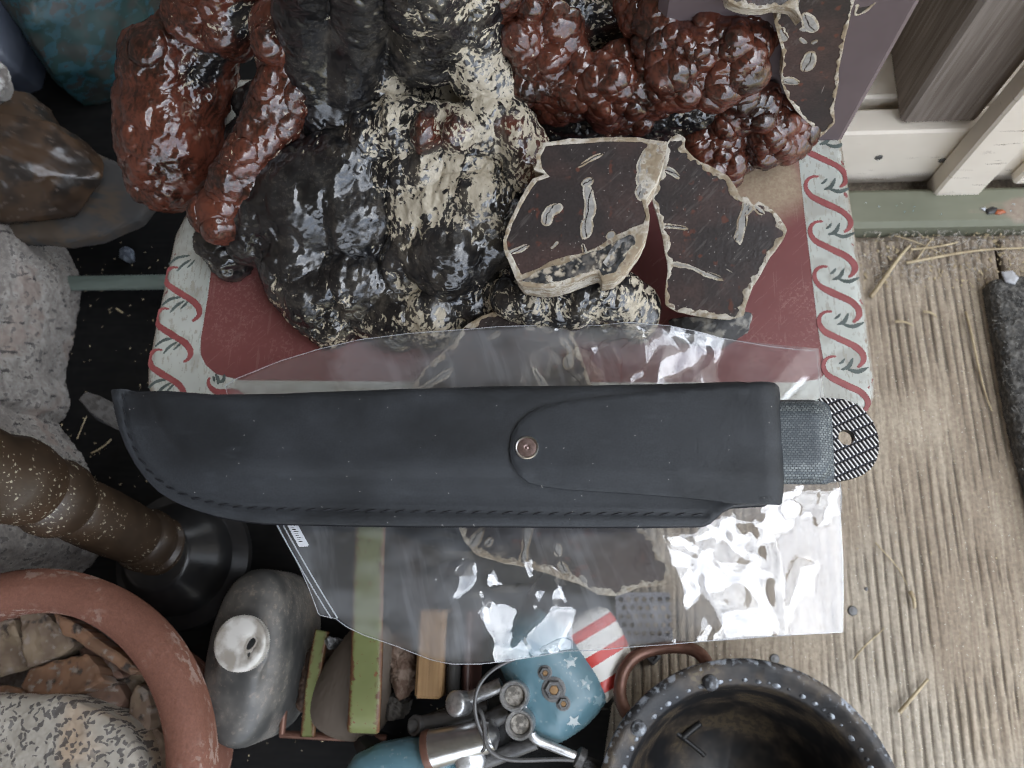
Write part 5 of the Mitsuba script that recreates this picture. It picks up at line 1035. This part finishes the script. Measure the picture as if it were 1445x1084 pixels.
knob(641, 993, .086, 18, (-.55, .05, .85)); knob(664, 1076, .086, 22, (.2, -.2, 1)); knob(746, 998, .084, 12, (.5, .1, .8), .008)
def bar(name, lst, r, mat, n=14, z=.080, sp=True):
    P = np.array([Q(*(q if len(q) == 3 else (*q, z))) for q in lst]); P = spline(P, 36) if sp and len(lst) > 2 else P
    return obj(name, tube(P, r * mpp(lst[0][0], lst[0][1], z), n), mat, mo, smooth=40)
bar('fork_tube', [(708, 966, .082), (655, 990, .080)], 10, 'mat_metal'); bar('fork_tube', [(690, 1000, .066), (580, 1026, .062)], 12, 'mat_dark_metal'); bar('fork_tube', [(756, 1046, .072), (672, 1080, .070)], 11, 'mat_dark_metal'); bar('fork_tube', [(718, 1002, .076), (672, 1028, .074)], 13, 'mat_dark_metal')
obj('fork_cap', lathe([(.0062, -.004), (.0066, 0), (.0062, .0012), (.0042, .0012), (.0036, -.001), (.0002, -.001)], Q(586, 1024, .066), (-.6, .1, .8), n=32), 'mat_dark_metal', mo, smooth=30)
bar('handlebar', [(757, 920, .084), (746, 942, .084), (735, 968, .086)], 6, 'mat_metal'); bar('handlebar', [(750, 1034, .088), (757, 1044, .087), (775, 1052, .085), (795, 1060, .084), (816, 1069, .082)], 6.5, 'mat_metal')
bar('grip', [(818, 1070, .082), (870, 1098, .080)], 9, 'mat_black'); obj('grip_collar', lathe([(.0046, -.003), (.0062, -.002), (.0062, .002), (.0046, .003)], Q(819, 1070, .082), Q(870, 1098, .080) - Q(819, 1070, .082), n=32), 'mat_dark_metal', mo, smooth=30)
bar('cable', [(727, 930, .092), (702, 941, .096), (684, 956, .098), (673, 975, .098), (670, 1000, .098), (676, 1026, .096), (684, 1047, .094), (680, 1060, .090)], 2.6, 'mat_dark_metal', 8)
bar('cable', [(672, 1000, .094), (680, 1008, .096), (684, 1030, .096), (687, 1052, .096), (704, 1068, .094), (740, 1073, .090), (815, 1073, .084)], 3.0, 'mat_dark_metal', 8)
m, _ = plate(poly_of(flat(.060), [(600, 1010), (700, 970), (760, 1030), (700, 1075), (620, 1080)]), .002, .004, -.02, flat(.060), .004); obj('engine', m, 'mat_dark_gloss', mo, smooth=40)
for x, y in ((560, 1080), (800, 960)):
    c = Q(x, y, .05); obj('wheel', lathe([(.006, -.006), (.030, -.006), (.034, -.003), (.034, .003), (.030, .006), (.006, .006)], [c[0], c[1], .0385], (0.5, 1, 0), n=48), 'mat_black', mo, smooth=30)

# ------------------------------------------------------------------ perforated tray, seen through the bag
FPT = flat(.030); ptp = [(868, 836), (945, 836), (950, 905), (872, 908)]
pt = thing('perforated_tray', 'grey perforated metal tray seen through the clear bag beside the striped fender', 'tray')
hol = [Point(*FPT.local([(876 + 11 * i + (5 if j % 2 else 0), 846 + 12 * j)])[0]).buffer(.0019, 6) for i in range(7) for j in range(5)]
pp = Polygon(FPT.local(ptp)).difference(shapely.union_all(hol))
m, _ = plate(pp, .002, .0, -.0012, FPT, .004)
scene_k = key_for('sheet', pt); vv, ff = m; scene[scene_k] = mikit.ply((vv, ff), 'mat_vertex_satin', smooth=True, color=np.tile([.17, .17, .19], (len(vv), 1)))
for x, y in ((876, 842), (940, 842), (878, 902), (942, 900)):
    c = at(x, y, .028); obj('foot', tube([c, c * [1, 1, 0] + [0, 0, .0045]], .003, 12), 'mat_black', pt)

# ------------------------------------------------------------------ black bowl
wz = .100; wc = at(1061, 1162, wz); wr = 212 * mpp(1061, 1000, wz)
bw = thing('bowl', 'old dark metal bowl with studded rim and copper loop handle at the lower right', 'bowl')
prof = [(wr * .45, .0005), (wr * .74, .018), (wr * .93, .06), (wr * .985, wz - .006), (wr, wz - .002), (wr * .995, wz), (wr * .93, wz + .0005), (wr * .84, wz - .003), (wr * .815, wz - .006), (wr * .80, wz - .010), (wr * .76, .065), (wr * .62, .028), (wr * .40, .0085), (.0005, .007)]
V, F = lathe(prof, [wc[0], wc[1], 0], n=220)
V = displace(V, F, .0007, 90, 3, 7)
uvw = np.repeat([0, 0, .05, .5, .75, .55, .25, .10, .25, 0, 0, 0, 0, 0], 220); uvw = np.concatenate([uvw, [0, 0]])
obj('body', (V, F), 'mat_bowl', bw, smooth=True, uv=np.stack([uvw, uvw], 1))
bm = []
for rr, nb_, ph in ((.955, 76, 0), (.865, 70, .4)):
    for k_ in range(nb_):
        a = (k_ + ph) * 2 * np.pi / nb_ + .02 * math.sin(k_ * 5); s = .0021 + .0009 * math.sin(k_ * 3.7)
        o = np.array([wc[0] + wr * rr * math.cos(a), wc[1] + wr * rr * math.sin(a), wz - (.0007 if rr > .9 else .0026)])
        bm.append((o, s, a))
for o, s, a in bm:
    if o[1] > at(1060, 1100, wz)[1]: obj('stud', lathe([(s, 0), (s * .85, .0004), (s * .5, .0007), (.0001, .0008)], o, (0, 0, 1), n=10, sx=1.0, sy=.8), 'mat_bead', bw, smooth=True)
for x, y in ((901, 1028), (1003, 964)):
    obj('rivet', lathe([(.0046, -.001), (.0046, .0006), (.0038, .0013), (.0018, .0016), (.0001, .0017)], at(x, y, wz + .0005), n=28), 'mat_bead', bw, smooth=30)
hl = spline(np.array([at(905, 1022, .094), at(884, 1006, .090), at(875, 980, .086), (at(879, 950, .083)), at(895, 928, .081), at(920, 917, .080), at(955, 913, .081), at(984, 920, .084), at(998, 938, .090), at(1004, 958, .095)]), 60)
obj('handle', tube(hl, .0040, 14), 'mat_copper', bw, 'copper brown loop handle', smooth=True)
for i, (lst, r) in enumerate((([(950, 1030), (965, 1042), (985, 1058), (994, 1066)], .0016), ([(962, 1042), (975, 1030), (988, 1020)], .0022), ([(972, 1020), (968, 1008), (966, 1000)], .0005), ([(1076, 1030), (1082, 1018), (1084, 1008)], .0016))):
    P = pts(lst, .016); P[:, 2] += .002; obj('twig', tube(spline(P, 14) if len(P) > 2 else P, r, 7), 'mat_black', label=['dark forked scrap lying in the bowl, lower arm', 'dark forked scrap lying in the bowl, upper arm', 'thin dark hair above the forked scrap in the bowl', 'dark shred in the bowl right of the forked scrap'][i], cat='scrap', smooth=True)

# ------------------------------------------------------------------ small things on the deck
c = at(922, 927, .012); obj('nut', lathe([(.0062, -.012), (.0062, -.002), (.0055, 0), (.003, .0002), (.0028, -.003), (.0001, -.003)], c, n=4), 'mat_dark_metal', smooth=False, label='square dark metal nut under the bottom edge of the bag by the bowl handle', cat='nut')
for x, y, lb in ((1203, 862, 'dark nail head in the deck by the lower right corner of the bag'), (1093, 930, 'dark nail head in the deck just above the bowl rim'), (1222, 831, 'tiny dark nail head in the deck right of the bag')):
    obj('nail', lathe([(.0035, -.004), (.0036, .0002), (.0030, .0012), (.0001, .0015)], at(x, y, 0), n=16), 'mat_dark_metal', smooth=30, label=lb, cat='nail') if x != 1222 else obj('nail', lathe([(.0014, -.004), (.0014, .0005), (.0001, .001)], at(x, y, 0), n=12), 'mat_dark_metal', smooth=30, label=lb, cat='nail')
ST = [([(1228, 420), (1255, 382), (1270, 362), (1284, 346)], .0020, 'brown twig beside the right edge of the chair', 'twig'),
      ([(1279, 371), (1330, 362), (1390, 352), (1445, 350), (1470, 349)], .0013, 'long pale straw near the green rail at the right', 'straw'),
      ([(1285, 352), (1320, 349), (1352, 341)], .0011, 'short straw just above the long pale straw', 'straw'), ([(1293, 368), (1305, 350), (1318, 334)], .0010, 'straw that crosses the short one by the green rail', 'straw'), ([(1262, 332), (1300, 345), (1335, 360)], .0006, 'thin straw that slants down across the others by the green rail', 'straw'),
      ([(1363, 440), (1372, 480), (1385, 530), (1400, 580)], .0011, 'long straw leaning against the left edge of the dark mat', 'straw'),
      ([(1303, 440), (1312, 442), (1322, 446)], .0012, 'tiny green straw on the deck above the middle', 'straw'), ([(1263, 454), (1275, 455), (1289, 459)], .0012, 'tiny pale straw on the deck beside the chair edge', 'straw'),
      ([(1269, 1006), (1290, 980), (1310, 959)], .0015, 'pale straw on the deck at the lower right', 'straw'), ([(1205, 931), (1222, 910), (1240, 895), (1249, 886)], .0007, 'thin dark straw on the deck right of the bag corner', 'straw'), ([(1236, 766), (1250, 782), (1265, 797), (1280, 825)], .0006, 'thin curved brown fibre on the deck right of the bag', 'straw'),
      ([(1284, 835), (1288, 846), (1291, 858)], .0017, 'short white sliver on the deck at the lower right', 'sliver')]
for lst, r, lb, cat in ST:
    P = pts(lst, .0036); P[:, 2] = .0022 + r + .0012 * np.sin(np.arange(len(P)) * 2.1); obj(cat, tube(spline(P, 24), np.linspace(r, r * .6, 24), 7), 'mat_straw', smooth=True, label=lb, cat=cat)
for lst, r, lb in (([(130, 640), (150, 628), (158, 620)], .0008, 'pale straw on the dark floor left of the sheath'), ([(165, 436), (171, 440), (174, 442)], .0009, 'short straw on the dark floor left of the chair'), ([(110, 620), (118, 600), (123, 588)], .0005, 'faint thin straw on the dark floor beside the grey stone')):
    P = pts(lst, .006); P[:, 2] = .007; obj('straw', tube(spline(P, 14), r, 6), 'mat_straw', smooth=True, label=lb, cat='straw')
r_ = np.random.default_rng(12); ms = []
def chip(c, s, zr_):
    d = r_.normal(size=(7, 3)); d /= np.linalg.norm(d, axis=1, keepdims=True); hb_ = trimesh.convex.convex_hull(d * s * r_.uniform(.5, 1.2, (7, 1)) * [1, 1, .5])
    return np.array(hb_.vertices) + c + [0, 0, zr_ + s * .25], np.array(hb_.faces)
for _ in range(420):
    x, y = r_.uniform(1205, 1450), 318 + 90 * r_.random() ** 1.6; ms.append(chip(at(x, y, 0), r_.uniform(.0006, .0022), -.003 if y < 345 else .0))
for _ in range(200):
    x, y = r_.uniform(1205, 1450), r_.uniform(400, 1080); ms.append(chip(at(x, y, 0), r_.uniform(.0003, .0010), 0.0))
obj('dirt_crumbs', join(ms), 'mat_straw', kind='stuff', smooth=False, label='crumbs of dirt and chaff on the deck', cat='dirt')
ms = []
for _ in range(260):
    x, y = r_.uniform(1205, 1450), 318 + 80 * r_.random() ** 1.5; c = at(x, y, 0) + [0, 0, .001]; P = c + np.cumsum(r_.normal(0, .0016, (6, 3)) * [1, 1, .35], 0); P[:, 2] = np.clip(P[:, 2], -.006, .004) + .001; ms.append(tube(P, .00018, 4))
obj('lint', join(ms), 'mat_fluff', kind='stuff', smooth=False, label='grey lint and fibres along the green rail', cat='lint')
ms = []
for x, y in ((1222, 287), (1265, 290), (1272, 286), (1288, 298), (1290, 292), (1327, 303), (1276, 299), (1240, 292), (1430, 288), (1426, 298)): ms.append(chip(at(x, y, .012) , .0011, .0118 - .012 + .0003))
obj('paint_flakes', join(ms), 'mat_star', kind='stuff', smooth=False, label='white flakes on the green rail', cat='flakes')
ms = []
for _ in range(230):
    x, y = (r_.uniform(85, 250), r_.uniform(345, 720)) if _ < 140 else (r_.uniform(330, 640), r_.uniform(900, 1075)); ms.append(chip(at(x, y, .005), r_.uniform(.0003, .0013), .0048))
obj('litter', join(ms), 'mat_straw', kind='stuff', smooth=False, label='grit and chaff on the dark floor in the gaps', cat='litter')
lf = thing('leaf_scrap', 'small orange, black and white leaf scrap on the green rail', 'leaf scrap')
for lst, col, mt in (([(1390, 296), (1400, 292), (1408, 294), (1404, 301), (1394, 303)], (.02, .02, .02), 0), ([(1406, 296), (1415, 296), (1420, 300), (1410, 303), (1404, 302)], (.28, .07, .02), 0), ([(1384, 294), (1391, 293), (1390, 298)], (.45, .47, .5), 0)):
    m, _ = plate(Polygon(flat(.0128).local(lst)), .001, lambda v, d: np.minimum(d, .001) + .0004, -.0004, flat(.0128)); obj('piece', m, 'mat_vertex_satin', lf, smooth=True, color=np.tile(col, (len(m[0]), 1)))
v, f = loft_rock([(1412, 384), (1428, 382), (1438, 392), (1432, 402), (1418, 398)], .0172, .0188, .0162, .0005, 300, 5, na=60, nr=8); obj('scrap', (v, f), 'mat_vertex_satin', smooth=True, color=np.tile([.30, .30, .31], (len(v), 1)), label='pale grey scrap lying on the top corner of the dark mat', cat='scrap')

# ------------------------------------------------------------------ dark doormat
FM = flat(.014)
mp = poly_of(FM, [(1398, 400), (1405, 391), (1425, 388), (1560, 384), (1640, 840), (1500, 840), (1476, 760), (1450, 665), (1428, 575), (1413, 485)], .0012, 4, .003)
m, _ = plate(mp, .002, lambda v, d: -.004 + .006 * np.sqrt(np.maximum(1 - np.maximum(1 - d / .006, 0) ** 2, 0)) + .003 * (meshkit.fbm(np.column_stack([v * 260, v[:, 0] * 0]), 3, 3) - .5), -.0132, FM, .0022)
mt = obj('doormat', m, 'mat_mat', smooth=True, label='thick dark grey fibre doormat at the right edge', cat='doormat')
ms = []; bx_ = mp.bounds
while len(ms) < 1500:
    q = r_.uniform([bx_[0], bx_[1]], [bx_[0] + .06, bx_[3]])
    if not mp.contains(Point(q)): continue
    d = mp.boundary.distance(Point(q)); z = .014 - .004 + .006 * math.sqrt(max(1 - max(1 - d / .006, 0) ** 2, 0)); P = np.array([q[0], q[1], z - .001]) + np.cumsum(np.vstack([[0, 0, 0], r_.normal(0, .0016, (4, 3)) * [1, 1, .4] + [0, 0, .0005]]), 0); ms.append(tube(P, .00022, 3, caps=False))
k_ = key_for('fibres', mt); scene[k_] = mikit.ply(join(ms), 'mat_fluff_dark'); labels[k_] = {'kind': 'stuff'}
pr('mat_fluff_dark', proc(lambda p, n, uv: mix((.03, .03, .028), (.22, .21, .19), smoothstep(.45, .75, noise(p.x * 400, p.y * 400, p.z * 400)))), .9)
